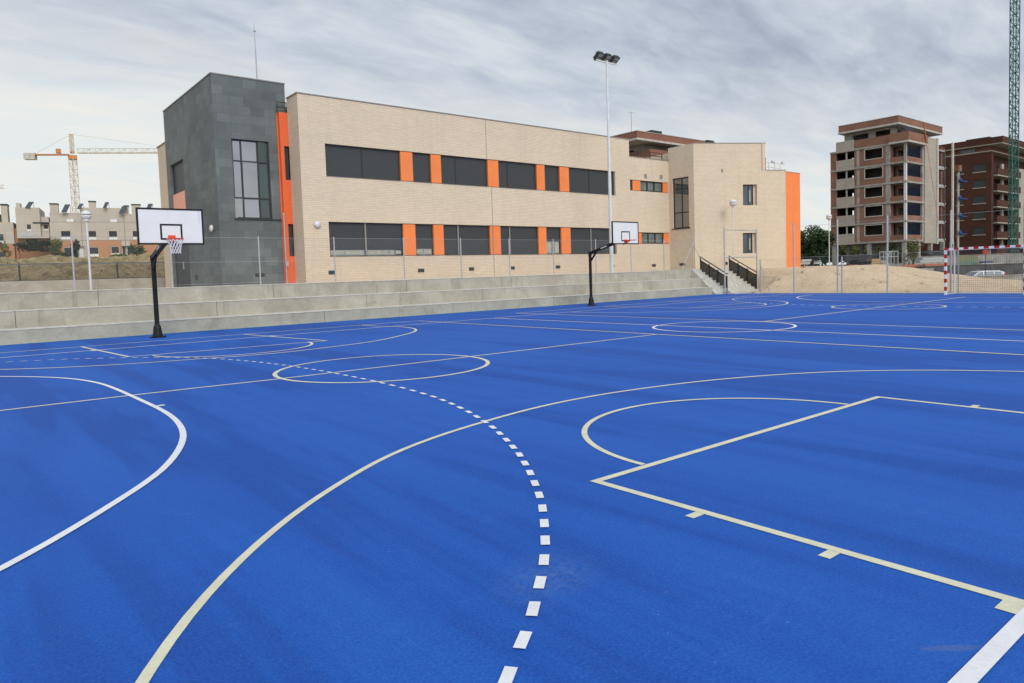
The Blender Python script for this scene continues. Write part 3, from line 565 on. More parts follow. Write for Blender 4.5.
# orange strip between the tower and the long wing
YO = 33.26
bp(wall((0, YO, 0), (1, 0, 0), (0, -1, 0), 13.03, 13.44, G0, 9.72, [(13.2, 13.44, 6.53, 8.13), (13.2, 13.44, 2.88, 4.43)], .22), 'orange_panel', 'orange_strip', SB)
bp(MB().box((12.98, YO+.22, G0), (13.2, 34.5, 9.7)), 'orange_panel', 'orange_strip', SB)
bp(MB().box((13.2, YO+.12, 6.53), (13.44, YO+.16, 8.13)).box((13.2, YO+.12, 2.88), (13.44, YO+.16, 4.43)), 'window', 'shutter', SB)
rl = MB()
for z in (9.95, 10.2): rl.tube((12.95, YO+.05, z), (13.75, YO+.05, z), .02)
for x in (12.97, 13.42): rl.tube((x, YO+.05, 9.7), (x, YO+.05, 10.2), .02)
bp(rl, 'railing', 'dark_frame', SB)
# slate tower
YT, XT, ZT = 33.5, 10.07, 11.13
bp(wall((0, YT, 0), (1, 0, 0), (0, -1, 0), XT, 13.46, G0, ZT, [(10.82, 12.55, 4.66, 8.31)], .28), 'tower_wall', 'slate_tile', SB)
bp(wall((XT, 0, 0), (0, 1, 0), (-1, 0, 0), YT+.28, 42.2, G0, ZT, [(38.85, 41.45, 4.9, 8.12), (38.7, 42.0, G0+.05, 3.8)], .28), 'tower_wall', 'slate_tile', SB)
bp(MB().box((13.2, YT+.28, 9), (13.46, 42.2, ZT)).box((XT+.28, 41.95, G0), (13.46, 42.2, ZT)).box((XT+.28, YT+.9, G0), (13.2, 41.9, 10.9)), 'tower_wall', 'slate_tile', SB)
bp(MB().box((XT-.03, YT-.03, ZT+.002), (13.49, YT+.32, ZT+.05)).box((XT-.03, YT+.32, ZT+.002), (XT+.32, 42.23, ZT+.05)).box((XT+.33, YT+.33, ZT-.2), (13.4, 42.1, ZT-.12)), 'coping', 'coping', SB)
w_ = MB().box((XT+.13, 38.85, 6.55), (XT+.2, 41.45, 6.62)).box((XT+.13, 38.85, 8.05), (XT+.2, 41.45, 8.12)).box((XT+.13, 38.85, 6.62), (XT+.2, 38.93, 8.05)).box((XT+.13, 41.37, 6.62), (XT+.2, 41.45, 8.05))
w_ = bp(w_, 'window', 'dark_frame', SB); bp(MB().box((XT+.15, 38.93, 6.62), (XT+.18, 41.37, 8.05)), 'roller_shutter', 'shutter', SB, w_)
bp(MB().box((XT+.06, 38.86, 4.92), (XT+.2, 41.44, 6.54)), 'salmon_panel', 'salmon_panel', SB)
d_ = bp(MB().box((XT+.12, 38.7, G0+.05), (XT+.2, 42.0, 3.8)), 'door', 'dark_frame', SB)
bp(MB().box((XT+.08, 40.3, 2.5), (XT+.12, 40.34, 2.9)), 'handle', 'galvanised', SB, d_)
# tower stair window, 3 x 3
fr = MB(); wx = [10.82, 11.26, 12.02, 12.55]; wz = [4.66, 5.62, 7.32, 8.31]; d0, d1 = YT+.1, YT+.17
for x in wx: a = min(max(x-.035, wx[0]), wx[-1]-.07); fr.box((a, d0, wz[0]), (a+.07, d1, wz[-1]))
for z in wz: a = min(max(z-.035, wz[0]), wz[-1]-.07); fr.box((wx[0], d0+.004, a), (wx[-1], d1-.004, a+.07))
w_ = bp(fr, 'window', 'dark_frame', SB)
for i in range(3):
    for j in range(3):
        a, b, c, d = wx[i]+.035, wx[i+1]-.035, wz[j]+.035, wz[j+1]-.035
        tz = .035*((i*3+j*5) % 4-1.5)/1.5
        m_ = MB(); m_.quad((a, YT+.13+tz, c), (b, YT+.13, c), (b, YT+.13+tz*.5, d), (a, YT+.13+tz*1.5, d)); bp(m_, 'pane', 'green_glass' if i == 2 else 'window_glass', SB, w_)
bp(MB().box((10.78, YT-.05, 4.60), (12.95, YT+.0, 4.655)), 'sill', 'dark_frame', SB)
q_ = CP+ray(213.5, 228)*(10.0/ray(213.5, 228).x if False else 1)
r_ = ray(213, 228.5); q_ = CP + r_*(XT/r_.x); wall_lamp((XT, max(q_.y, 33.8), q_.z), (-1, 0, 0))
for p in ((196.5, 277.5, 1), (260, 275, 0)):
    r_ = ray(p[0], p[1])
    if p[2]: q_ = CP+r_*(XT/r_.x); bp(MB().box((XT-.02, q_.y-.2, q_.z-.12), (XT, q_.y+.2, q_.z+.12)), 'vent', 'dark_frame', SB)
    else: q_ = CP+r_*(YT/r_.y); bp(MB().box((q_.x-.22, YT-.02, q_.z-.08), (q_.x+.22, YT, q_.z+.08)), 'vent', 'dark_frame', SB)
# tan block behind the tower
bp(MB().box((XT+.05, 42.2, G0), (13.4, 44.15, 9.5)), 'wall', 'tan_brick', SB); bp(MB().box((XT, 42.21, 9.501), (13.4, 44.2, 9.55)), 'coping', 'coping', SB)
# tall antenna on the tower roof
r_ = ray(257, 78); q_ = CP+r_*(38/r_.y); bp(MB().tube((q_.x, 38, ZT-.15), (q_.x, 38, ZT+2.9), .045, .035, 6).tube((q_.x, 38, ZT+2.9), (q_.x, 38, 15.4), .03, .02, 5).lathe((q_.x, 38, 14.9), [(.02, 0), (.07, .05), (.07, .1), (.02, .16)], 8), 'antenna', 'galvanised', SB)
# right block: side wall parallel to Y and slanted front
C0 = Vector((X1, 29.86, 0)); D_ = Vector((.875, -.484, 0)).normalized(); N_ = Vector((D_.y, -D_.x, 0))
if N_.y > 0: N_ = -N_
bp(wall((X1, 0, 0), (0, 1, 0), (-1, 0, 0), 29.87, YF, G0, 10.16, [(30.30, 31.68, 4.50, 7.99)], .3), 'wall', 'tan_brick', SB)
fr = MB(); wy = [30.30, 30.95, 31.68]; wz = [4.5, 5.55, 6.95, 7.5, 7.99]
for y in wy: a = min(max(y-.035, wy[0]), wy[-1]-.07); fr.box((X1+.1, a, wz[0]), (X1+.17, a+.07, wz[-1]))
for z in (4.5, 5.55, 7.2, 7.92): fr.box((X1+.103, wy[0], z), (X1+.167, wy[-1], z+.07))
w_ = bp(fr, 'window', 'dark_frame', SB); bp(MB().quad((X1+.13, wy[0], wz[0]), (X1+.13, wy[0], wz[-1]), (X1+.13, wy[-1], wz[-1]), (X1+.13, wy[-1], wz[0])), 'pane', 'window_glass', SB, w_)
bp(MB().box((X1-.05, 30.2, 4.44), (X1, 31.78, 4.495)), 'sill', 'dark_frame', SB)
fh = [(3.60, 4.66, 5.92, 7.35), (3.55, 4.56, 2.60, 4.01)]
bp(wall(C0, D_, N_, 0, 5.3, G0, 10.16, fh, .32), 'wall', 'tan_brick', SB); bp(wall(C0, D_, N_, 5.3, 6.83, G0, 8.3, [], .32), 'wall', 'tan_brick', SB)
LF = Loc(C0, D_, N_)
bp(MB().box((-.03, -.03, 10.162), (5.33, .35, 10.2), LF).box((5.335, -.03, 8.302), (6.86, .35, 8.34), LF), 'coping', 'coping', SB)
for a, b, c, d in fh:
    fr = MB(); t_ = .06
    fr.box((a, .22, c), (b-.18, .29, c+t_), LF).box((a, .22, d-t_), (b-.18, .29, d), LF).box((a, .22, c+t_), (a+t_, .29, d-t_), LF).box((b-.24, .22, c+t_), (b-.18, .29, d-t_), LF).box((a+.5, .222, c+t_), (a+.56, .288, d-t_), LF)
    w_ = bp(fr, 'window', 'dark_frame', SB); bp(MB().box((a+t_, .25, c+t_), (b-.24, .26, d-t_), LF), 'pane', 'blue_glass', SB, w_)
    bp(MB().box((a+.60, .246, c+.25), (a+.70, .249, d-.35), LF), 'blind', 'pale_blind', SB, w_)
    bp(MB().box((b-.18, .2, c), (b, .3, d), LF), 'reveal', 'tan_brick', SB, w_)
bp(MB().box((2.0, -.02, 8.2), (2.16, 0, 8.42), LF), 'vent', 'coping', SB)
r_ = ray(682.5, 264.3); q_ = CP+r_*(X1/r_.x); bp(MB().box((X1-.03, q_.y-.25, q_.z-.08), (X1, q_.y+.25, q_.z+.08)), 'vent', 'dark_frame', SB)
r_ = ray(726, 263.3); t_ = (C0-CP).dot(N_)/r_.dot(N_); q_ = CP+r_*t_; u_ = (q_-C0).dot(D_)
bp(MB().box((u_-.12, -.03, q_.z-.1), (u_+.12, 0, q_.z+.1), LF), 'vent', 'dark_frame', SB)
# block volume behind the slanted front
E1 = C0+D_*5.3; E2 = C0+D_*6.83
def prism(pts, z0, z1):
    m_ = MB(); n_ = len(pts); m_.v = [(p[0], p[1], z0) for p in pts]+[(p[0], p[1], z1) for p in pts]
    m_.f = [tuple(reversed(range(n_))), tuple(range(n_, 2*n_))]+[(i, (i+1) % n_, n_+(i+1) % n_, n_+i) for i in range(n_)]; return m_
I = lambda p: p - N_*.33
a_, b_, c_ = I(C0+D_*.25), I(E1), I(E2)
bp(prism([(a_.x+.1, a_.y), (b_.x, b_.y), (b_.x, 40), (a_.x+.1, 40)], G0, 9.9), 'rear_wall', 'tan_brick', SB)
bp(prism([(b_.x+.01, b_.y), (c_.x, c_.y), (c_.x, 40), (b_.x+.01, 40)], G0, 8.1), 'rear_wall', 'tan_brick', SB)
bp(wall((E1.x, 0, 0), (0, 1, 0), (1, 0, 0), E1.y+.05, 33, 8.35, 10.16, [], .25), 'wall', 'tan_brick', SB)
# orange end panel
bp(wall((0, E2.y, 0), (1, 0, 0), (0, -1, 0), E2.x+.005, 48.34, G0, 8.2, [], .3), 'orange_panel', 'orange_panel', SB)
bp(MB().box((E2.x+.01, E2.y+.31, G0), (48.33, 36, 8.1)), 'rear_wall', 'orange_panel', SB)
bp(MB().box((E2.x-.02, E2.y-.02, 8.202), (48.37, E2.y+.33, 8.23)), 'coping', 'coping', SB)
# roof railings
rl = MB()
for z in (9.62, 9.85): rl.bar((36.4, YF+.45, z), (40.35, YF+.45, z), .04, .04)
for x in (36.5, 37.75, 39.0, 40.3): rl.bar((x, YF+.45, 9.05), (x, YF+.45, 9.85), .05, .05)
bp(rl, 'roof_railing', 'dark_frame', SB)
rl = MB()
for z in (8.72, 9.05): rl.tube((45.6, 27.9, z), (48.1, 27.9, z), .025)
for x in (45.7, 46.5, 47.3, 48.05): rl.tube((x, 27.9, 8.0), (x, 27.9, 9.05), .025)
for x in (46.9, 48.2): rl.box((x, 27.8, 9.06), (x+.35, 27.95, 9.2))
bp(rl, 'roof_railing', 'white_metal', SB)
bp(MB().box((45.5, 27.9, 8.1), (46.15, 28.6, 9.35)), 'chimney', 'terracotta_brick', SB)
bp(MB().tube((45.65, 28.2, 9.35), (45.65, 28.2, 9.95), .08).tube((45.95, 28.2, 9.35), (45.95, 28.2, 9.7), .05), 'flue', 'dark_frame', SB)
# down pipe beside the tower
bp(MB().tube((12.98, 33.2, 1.56), (12.98, 33.2, 4.95), .035).box((12.92, 33.1, 2.4), (13.06, 33.16, 2.65)), 'downpipe', 'galvanised', SB)

# ------------------------------------------------------------------ terrace fence
fe = thing('chain_link_fence', 'grey chain link fence with thin posts on top of the bleachers', 'fence', (20, 28.3, 1.56))
FX = [-5.9, -2.7, .43, 3.6, 6.71, 9.98, 13.2, 16.6, 19.78, 22.8, 25.86, 29.12, 32.1, 35.16, 38.1]
for x in FX: bp(MB().tube((x, 28.3, 1.5), (x, 28.3, 3.5), .028, n=8), 'post', 'galvanised', fe, smooth=False)
m_ = MB()
for a, b in zip(FX, FX[1:]): m_.quad((a, 28.34, 1.62), (b, 28.34, 1.62), (b, 28.34, 3.46), (a, 28.34, 3.46))
bp(m_, 'wire_mesh', 'chain_link', fe)
m_ = MB()
for z in (1.66, 2.5, 3.44):
    for a, b in zip(FX, FX[1:]): m_.tube((a, 28.34, z), (b, 28.34, z), .004, n=4, caps=False)
bp(m_, 'tension_wire', 'galvanised', fe)
bp(MB().tube((38.1, 28.3, 3.3), (36.9, 28.3, 1.55), .022).tube((38.1, 28.3, 3.3), (38.9, 28.0, 1.65), .022), 'brace', 'galvanised', fe)
# gate frame at the stair
ga = thing('fence_gateway', 'tall grey steel gateway frame standing at the foot of the stair', 'gateway', (40, 25.95, 0))
for x in (38.12, 41.72): bp(MB().tube((x, 25.95, 0), (x, 25.95, 4.12), .045), 'post', 'galvanised', ga)
for z in (2.28, 4.0): bp(MB().tube((38.12, 25.95, z), (41.72, 25.95, z), .03), 'crossbar', 'galvanised', ga)
# tall ball fence at the far right end
tf = thing('ball_fence', 'tall ball stop fence with slim grey posts along the sand bank', 'fence', (39.1, 16, 0))
TY = [21.9, 19.3, 16.62, 13.6, 10.55, 7.6, 4.6]
for y in TY: bp(MB().tube((39.1, y, 0), (39.1, y, 4.12), .042), 'post', 'galvanised', tf)
m_ = MB(); m_.quad((39.15, 24.3, .05), (39.15, TY[-1], .05), (39.15, TY[-1], 2.1), (39.15, 24.3, 2.1)); m_.quad((41.72, 25.99, .05), (39.15, 24.32, .05), (39.15, 24.32, 2.1), (41.72, 25.99, 2.1)); bp(m_, 'wire_mesh', 'chain_link', tf)
m_ = MB()
for z in (.08, 2.1, 3.9): m_.tube((39.13, TY[0], z), (39.13, TY[-1], z), .006, n=4)
bp(m_, 'tension_wire', 'galvanised', tf)
bp(MB().tube((39.2, 24.15, 0), (39.2, 24.15, 2.05), .04).tube((39.2, 24.15, 1.8), (39.2, 23.5, .0), .028), 'brace', 'galvanised', tf)
bp(MB().tube((39.2, 19.1, 0), (39.2, 19.1, 2.05), .04).tube((39.2, 13.3, 0), (39.2, 13.3, 2.1), .03), 'brace', 'galvanised', tf)

# ------------------------------------------------------------------ basketball hoops
def hoop(bx, by, cx, byY, lab, dz=0):
    t = thing('basketball_hoop', lab, 'basketball hoop', (bx, by, 0), 'basketball hoops in front of the bleachers')
    bp(MB().lathe((bx, by, 0), [(.24, 0), (.24, .03), (.15, .045), (.115, .32), (.08, .42), (.074, .43)], 16).tube((bx-.18, by-.18, .02), (bx-.18, by-.18, .07), .02).tube((bx+.18, by-.18, .02), (bx+.18, by-.18, .07), .02), 'base', 'black_metal', t)
    top = Vector((bx, by, 2.55)); end = Vector((cx, byY+.12, 3.12))
    bp(MB().tube((bx, by, .4), top, .072, .072, 14).tube(top+Vector((0, 0, -.12)), top+Vector((0, 0, .06)), .085, .085, 14), 'post', 'black_metal', t, smooth=False)
    a_ = MB().bar(top, end, .13, .13); a_.bar(top+Vector((0, 0, -.42)), top+(end-top)*.22, .05, .08); a_.bar(end+Vector((0, 0, -.25)), end+Vector((0, 0, .62)), .09, .05); a_.bar(end+Vector((-.35, 0, .5)), end+Vector((.35, 0, .5)), .05, .05)
    a_.bar((bx+(cx-bx)*.7, by+(byY-by)*.7, 2.95), end+Vector((0, 0, .55)), .035, .035)
    ar = bp(a_, 'arm', 'black_metal', t)
    md = top+(end-top)*.45; dr = (end-top).normalized(); sd_ = Vector((-dr.y, dr.x, 0)).normalized() if False else dr.cross(Vector((0, 0, 1))).normalized()
    s_ = -1 if sd_.y > 0 else 1; sg = sd_*s_*.069; up_ = sg.normalized().cross(dr).normalized()
    bp(MB().quad(md-dr*.2+sg-up_*.025, md+dr*.2+sg-up_*.025, md+dr*.2+sg+up_*.025, md-dr*.2+sg+up_*.025), 'label_plate', 'white_board', t, ar)
    x0, x1, z0, z1 = cx-.9, cx+.9, 2.88+dz, 3.93+dz
    bo = bp(MB().box((x0+.05, byY-.02, z0+.05), (x1-.05, byY+.02, z1-.05)), 'backboard', 'white_board', t)
    f_ = MB(); w_ = .05
    f_.box((x0, byY-.028, z0), (x1, byY+.028, z0+w_)).box((x0, byY-.028, z1-w_), (x1, byY+.028, z1)).box((x0, byY-.028, z0+w_), (x0+w_, byY+.028, z1-w_)).box((x1-w_, byY-.028, z0+w_), (x1, byY+.028, z1-w_))
    bp(f_, 'frame', 'black_metal', t, bo)
    f_ = MB(); a, b, c, d = cx-.30, cx+.30, 3.02+dz, 3.48+dz; w_ = .05; y0, y1 = byY-.026, byY-.0205
    f_.box((a, y0, c), (b, y1, c+w_)).box((a, y0, d-w_), (b, y1, d)).box((a, y0, c+w_), (a+w_, y1, d-w_)).box((b-w_, y0, c+w_), (b, y1, d-w_)); bp(f_, 'target_square', 'black_metal', t, bo)
    f_ = MB()
    for i in range(7): f_.box((x1-.13, byY-.0235, 3.5+dz+i*.045), (x1-.105, byY-.0205, 3.5+dz+i*.045+.03))
    f_.box((x1-.15, byY-.0235, 3.83+dz), (x1-.10, byY-.0205, 3.86+dz)); bp(f_, 'small_print', 'pale_label', t, bo)
    R_ = .225; rc = Vector((cx, byY-.38, 3.05+dz*1.4)); m_ = MB(); n_ = 24
    for i in range(n_): p, q = [rc+Vector((R_*math.cos(2*PI*j/n_), R_*math.sin(2*PI*j/n_), 0)) for j in (i, i+1)]; m_.tube(p, q, .014, n=8)
    m_.box((cx-.1, byY-.17, 2.98+dz*1.4), (cx+.1, byY-.028, 3.06+dz*1.4)); m_.box((cx-.1, byY-.045, 2.9), (cx+.1, byY-.0285, 3.1))
    rim = bp(m_, 'rim', 'rim_red', t)
    if bx > 20: return t
    m_ = MB(); n_ = 12; lv = [(.215, 0), (.195, -.09), (.165, -.18), (.14, -.27), (.13, -.36), (.135, -.42)]
    for i in range(n_):
        for (r0, z0_), (r1, z1_), k_ in zip(lv, lv[1:], range(9)):
            for s_ in (.5, -.5):
                a0 = 2*PI*(i+(k_ % 2)*.5)/n_; a1 = a0+2*PI*s_/n_
                m_.tube(rc+Vector((r0*math.cos(a0), r0*math.sin(a0), z0_)), rc+Vector((r1*math.cos(a1), r1*math.sin(a1), z1_)), .008, n=4, caps=False)
    bp(m_, 'net', 'net_cord', t, rim)
    return t
hoop(5.33, 24.7, 5.33, 22.25, 'black post basketball hoop with white backboard on the left, in front of the grey tower', -.05)
hoop(24.85, 24.55, 24.93, 22.3, 'farther basketball hoop with white backboard in front of the orange and tan facade')

# ------------------------------------------------------------------ handball goal
hg = thing('handball_goal', 'handball goal with red and white striped posts and dark net at the far right', 'goal', (37.2, 11.6, 0))
GY0, GY1, GX, GH = 10.0, 13.18, 37.25, 2.12
def striped(name, a, b, w_, first):
    a, b = Vector(a), Vector(b); L = (b-a).length; n_ = max(1, round(L/.2)); m_ = MB(); d = (b-a).normalized(); u = d.cross(Vector((0, 0, 1)))
    u = Vector((1, 0, 0)) if u.length < 1e-3 else u.normalized(); v_ = u.cross(d); mi = []
    for i in range(n_+1):
        for x, y in ((-1, -1), (1, -1), (1, 1), (-1, 1)): m_.v.append(tuple(a+(b-a)*i/n_+u*x*w_/2+v_*y*w_/2))
    for i in range(n_):
        for k_ in range(4): j = (k_+1) % 4; m_.f.append((4*i+k_, 4*i+4+k_, 4*i+4+j, 4*i+j)); mi.append((i+first) % 2)
    m_.f += [(0, 1, 2, 3), tuple(4*n_+q for q in (3, 2, 1, 0))]; mi += [first % 2, (n_-1+first) % 2]
    o = bp(m_, name, 'red_paint', hg); o.data.materials.append(MATS['white_gloss'])
    for p, q in zip(o.data.polygons, mi): p.material_index = q
striped('post', (GX, GY1, 0), (GX, GY1, GH), .10, 1); striped('post', (GX, GY0, 0), (GX, GY0, GH), .10, 1); striped('crossbar', (GX, GY1+.05, GH+.05), (GX, GY0-.05, GH+.05), .10, 0)
sf = MB()
for y in (GY0, GY1): sf.tube((GX+.05, y, GH), (GX+1.1, y, GH), .02).tube((GX+1.1, y, GH), (GX+1.1, y, 0), .035).tube((GX, y, .03), (GX+1.1, y, .03), .02)
sf.tube((GX+1.1, GY0, .03), (GX+1.1, GY1, .03), .02).tube((GX+1.1, GY0, GH), (GX+1.1, GY1, GH), .012); bp(sf, 'support_frame', 'white_metal', hg)
nm_ = MB().quad((GX+1.1, GY0, GH), (GX+1.1, GY1, GH), (GX+1.1, GY1, .03), (GX+1.1, GY0, .03)).quad((GX+.05, GY0, GH), (GX+1.1, GY0, GH), (GX+1.1, GY1, GH), (GX+.05, GY1, GH))
for y in (GY0, GY1): nm_.poly([(GX+.05, y, .03), (GX+1.1, y, .03), (GX+1.1, y, GH), (GX+.05, y, GH)])
bp(nm_, 'net', 'goal_mesh', hg)

# ------------------------------------------------------------------ light masts
fm = thing('floodlight_mast', 'very tall slim white floodlight mast with three lamp heads in front of the school', 'floodlight', (31.0, 28.85, 1.56))
bp(MB().tube((31.0, 28.85, 1.56), (31.0, 28.85, 13.7), .125, .055, 16), 'pole', 'white_metal', fm, smooth=False)
bp(MB().bar((30.15, 28.85, 13.8), (31.85, 28.85, 13.8), .07, .07).tube((31.0, 28.85, 13.6), (31.0, 28.85, 13.9), .07), 'crossarm', 'white_metal', fm)
hf_ = Vector((CR.y, -CR.x, 0)).normalized()
if hf_.y > 0: hf_ = -hf_
hr_ = Vector((CR.x, CR.y, 0)).normalized()
for i in (-1, 0, 1):
    c = Vector((31.0+.66*i, 28.85, 14.05))
    hr_ = Vector((1, 0, 0)); dn_ = Vector((0, -.55, -.84)).normalized(); up_ = hr_.cross(dn_).normalized(); 
    if up_.z < 0: up_ = -up_
    fr_ = lambda p, c=c: c + hr_*p[0] + dn_*p[1] + up_*p[2]
    m_ = MB().box((-.21, -.12, -.25), (.21, .06, .25), fr_).box((-.24, .06, -.28), (.24, .09, .28), fr_).box((-.05, -.3, -.06), (.05, -.1, .06), fr_)
    hh = bp(m_, 'lamp_head', 'dark_frame', fm, bevel=.01)
    bp(MB().box((-.17, .091, .03), (.17, .10, .23), fr_).box((-.17, .091, -.23), (.17, .10, -.03), fr_), 'lens', 'pale_blind', fm, hh)
hr_ = Vector((CR.x, CR.y, 0)).normalized()
def globe(base, top, r, lab):
    base, top = Vector(base), Vector(top); t = thing('street_lamp', lab, 'street lamp', base, 'globe lamps on plain poles')
    bp(MB().tube(base, (base.x, base.y, top.z-r), .042, .03, 12).lathe((base.x, base.y, top.z-r-.06), [(.06, 0), (.1, .03), (.1, .09)], 12), 'pole', 'white_metal', t)
    pr_ = [(max(.004, r*math.cos(a)), r*math.sin(a)) for a in [math.radians(-80+i*10) for i in range(17)]]
    bp(MB().lathe((base.x, base.y, top.z), [p for p in pr_ if p[1] < r*.12], 20), 'globe', 'globe_glass', t, smooth=True)
    bp(MB().lathe((base.x, base.y, top.z), [(p[0]*1.02, p[1]) for p in pr_ if p[1] > r*.08], 20), 'cap', 'white_metal', t, smooth=True)
globe((4.33, 30.0, 1.56), (4.33, 30.0, 4.32), .18, 'globe lamp on a pale pole left of the basketball hoop, before the terraced houses')
r_ = ray(733, 203); q_ = CP+r_*(27.9/r_.y); globe((q_.x, 27.9, 1.6), (q_.x, 27.9, q_.z), .25, 'globe lamp on a pale pole in front of the slanted tan wall')
q_ = at(829, 217, 62); globe((q_.x, q_.y, 1.2), (q_.x, q_.y, q_.z), .25, 'globe lamp between the tree and the unfinished apartment block')

# ------------------------------------------------------------------ left background: wall, fence, hill, houses
lw = tag(MB().box((-40, 48.0, 1.3), (30, 48.3, 2.19)).build('retaining_wall', 'concrete', org=(-4, 48, 1.3)), 'low grey concrete wall below the dark fence on the left', 'wall')
df = thing('mesh_fence', 'dark chain link fence on the concrete wall below the dry grass slope', 'fence', (0, 48.5, 2.1))
m_ = MB(); m_.quad((-40, 48.5, 2.15), (30, 48.5, 2.15), (30, 48.5, 3.14), (-40, 48.5, 3.14)); bp(m_, 'wire_mesh', 'dark_chain_link', df)
for i in range(14): bp(MB().tube((-36+i*4.9+.35, 48.5, 2.0), (-36+i*4.9+.35, 48.5, 3.2), .05), 'post', 'dark_frame', df)
m_ = MB()
for z in (2.2, 3.14): m_.tube((-40, 48.52, z), (30, 48.52, z), .035, n=6)
bp(m_, 'rail', 'dark_frame', df)
HO = Vector((21.35, 147.04, 0)); HU = Vector((.982, -.19, 0)); HN = Vector((-.19, -.982, 0)); HL = Loc(HO, HU, HN)
hu = lambda px: (px-88)*.1555
hz_ = lambda py, px=88: 7.2+(258-py)*.179+(88-px)*(-.0)
def house(lab, name='terraced_house'):
    return thing(name, lab, 'house', HO+HU*0+Vector((0, 0, 7)), 'terraced houses on the hill')
def hb(t, name, mat, x0, x1, y0, y1, d0=0, d1=9, parent=None):
    return bp(MB().box((hu(x0), d0, hz_(y1)), (hu(x1), d1, hz_(y0)), HL), name, mat, t, parent)
def hwin(t, x0, x1, y0, y1, d=0):
    fr = MB(); a, b, c, e_ = hu(x0), hu(x1), hz_(y1), hz_(y0)
    fr.box((a-.06, d-.03, c-.1), (b+.06, d+.0, c), HL).box((a-.06, d-.03, e_), (b+.06, d, e_+.08), HL).box((a-.08, d-.03, c), (a, d, e_), HL).box((b, d-.03, c), (b+.08, d, e_), HL).box(((a+b)/2-.03, d-.05, c), ((a+b)/2+.03, d-.03, c+(e_-c)*.4), HL)
    w_ = bp(fr, 'window', 'grey_render', t); bp(MB().box((a, d-.02, c), (b, d+.05, c+(e_-c)*.28), HL), 'pane', 'white_board', t, w_); bp(MB().box((a, d-.025, c+(e_-c)*.28), (b, d+.05, e_), HL), 'shutter', 'dark_frame', t, w_)
def solar(t, x0, x1, y0, y1):
    a, b, c, e_ = hu(x0), hu(x1), hz_(y1), hz_(y0); sh_ = (b-a)*.35
    m_ = MB(); P = [HL((a, .2, c)), HL((b-sh_, .0, c)), HL((b+.1, 1.2, e_+.2)), HL((a+sh_+.1, 1.4, e_+.2))]; m_.poly(P); m_.poly([p-Vector((0, 0, .12)) for p in reversed(P)])
    for i in range(4): j = (i+1) % 4; m_.quad(P[j], P[i], P[i]-Vector((0, 0, .12)), P[j]-Vector((0, 0, .12)))
    m_.bar(P[2]-Vector((0, 0, .05)), P[2]-Vector((0, 0, 1.6)), .06, .06).bar(P[3]-Vector((0, 0, .05)), P[3]-Vector((0, 0, 1.6)), .06, .06)
    bp(m_, 'solar_panel', 'solar_blue', t)
t = house('grey and orange terraced house cut by the left edge of the picture')
hb(t, 'wall', 'grey_render', -14, 17, 222.5, 243); hb(t, 'wall', 'orange_brick', -14, 16.6, 243.2, 262, .05); hb(t, 'chimney', 'grey_render', 6, 12, 206, 222.3, 1, 3); hb(t, 'parapet', 'grey_render', -14, 4.5, 214, 222.4, .6, 8)
hb(t, 'cap', 'dark_frame', 5.6, 12.4, 204.5, 205.9, .9, 3.1); hwin(t, -2, 7.5, 234, 242.6, -.05); hb(t, 'door', 'dark_frame', -3, 8, 251, 262, -.02, .05); hb(t, 'wall', 'orange_brick', 17.1, 20, 228, 262, .8, 6)
t = house('grey terraced house with small arched window and balcony, second from the left')
hb(t, 'wall', 'grey_render', 19.6, 42, 208, 236, .3); hb(t, 'wall', 'grey_render', 42.2, 50, 216.5, 236, .9); hb(t, 'wall', 'orange_brick', 20.2, 50, 238.2, 262, 1.0)
hb(t, 'balcony_slab', 'grey_render', 20, 50, 236.2, 238, -.4, 6); hb(t, 'roof_edge', 'dark_frame', 35, 50, 222.2, 223.4, .2, .89); hb(t, 'chimney', 'grey_render', 20, 24, 203.5, 207.9, 1, 3)
hb(t, 'balcony_railing', 'galvanised', 20.5, 36, 232.5, 236, -.35, -.3); hwin(t, 29.5, 33, 224.5, 231, .3); hwin(t, 45, 49, 224.8, 230, .9); hwin(t, 27, 38, 238.6, 244, 1.0); solar(t, 29, 36, 203, 208)
def module(x0, x1, lab, wins, gap, top, chs, sols, ob):
    t = house(lab)
    hb(t, 'wall', 'grey_render', x0, x1, 222, 240.2); hb(t, 'wall', 'grey_render', x0+.02, x1-.02, top, 221.8, 1.0, 8)
    hb(t, 'wall', 'grey_render', x0+.05, x1-.05, 240.4, 258, .06)
    for a, b in ob: hb(t, 'wall', 'orange_brick', a, b, 240.5, 258, -.05, .055)
    for w_ in wins: hwin(t, w_[0], w_[1], w_[2], w_[3]+1, -.0 if w_[2] < 240 else -.06)
    d_ = hb(t, 'door', 'white_metal' if gap[2] else 'dark_frame', gap[0], gap[1], 246.5, 258, .0, .055); hb(t, 'porch', 'grey_render', gap[0]-1, gap[1]+1, 245.4, 246.3, -.6, .055)
    for a, b, y0 in chs: hb(t, 'chimney', 'grey_render', a, b, y0, top-.1, 1.6, 3.2); hb(t, 'chimney_cap', 'dark_frame', a-.4, b+.4, y0-1.2, y0-.1, 1.5, 3.3)
    for s_ in sols: solar(t, *s_)
    hb(t, 'string_course', 'coping', x0, x1, 221.8, 222.0, -.04, .9)
    hb(t, 'roof_light', 'white_metal', x1-14, x1-7, 219, 221.7, .3, .9)
    return t
module(51, 81.5, 'grey and orange terraced house with tower like chimney starting the long row', [(61.5, 70.5, 231, 238), (63.5, 71, 247.5, 255.5)], (78, 82, 1), 212.5, [(51.5, 59.5, 204)], [(63, 71, 205, 212), (78.5, 84, 204, 208.5)], [(55.5, 75.5)])
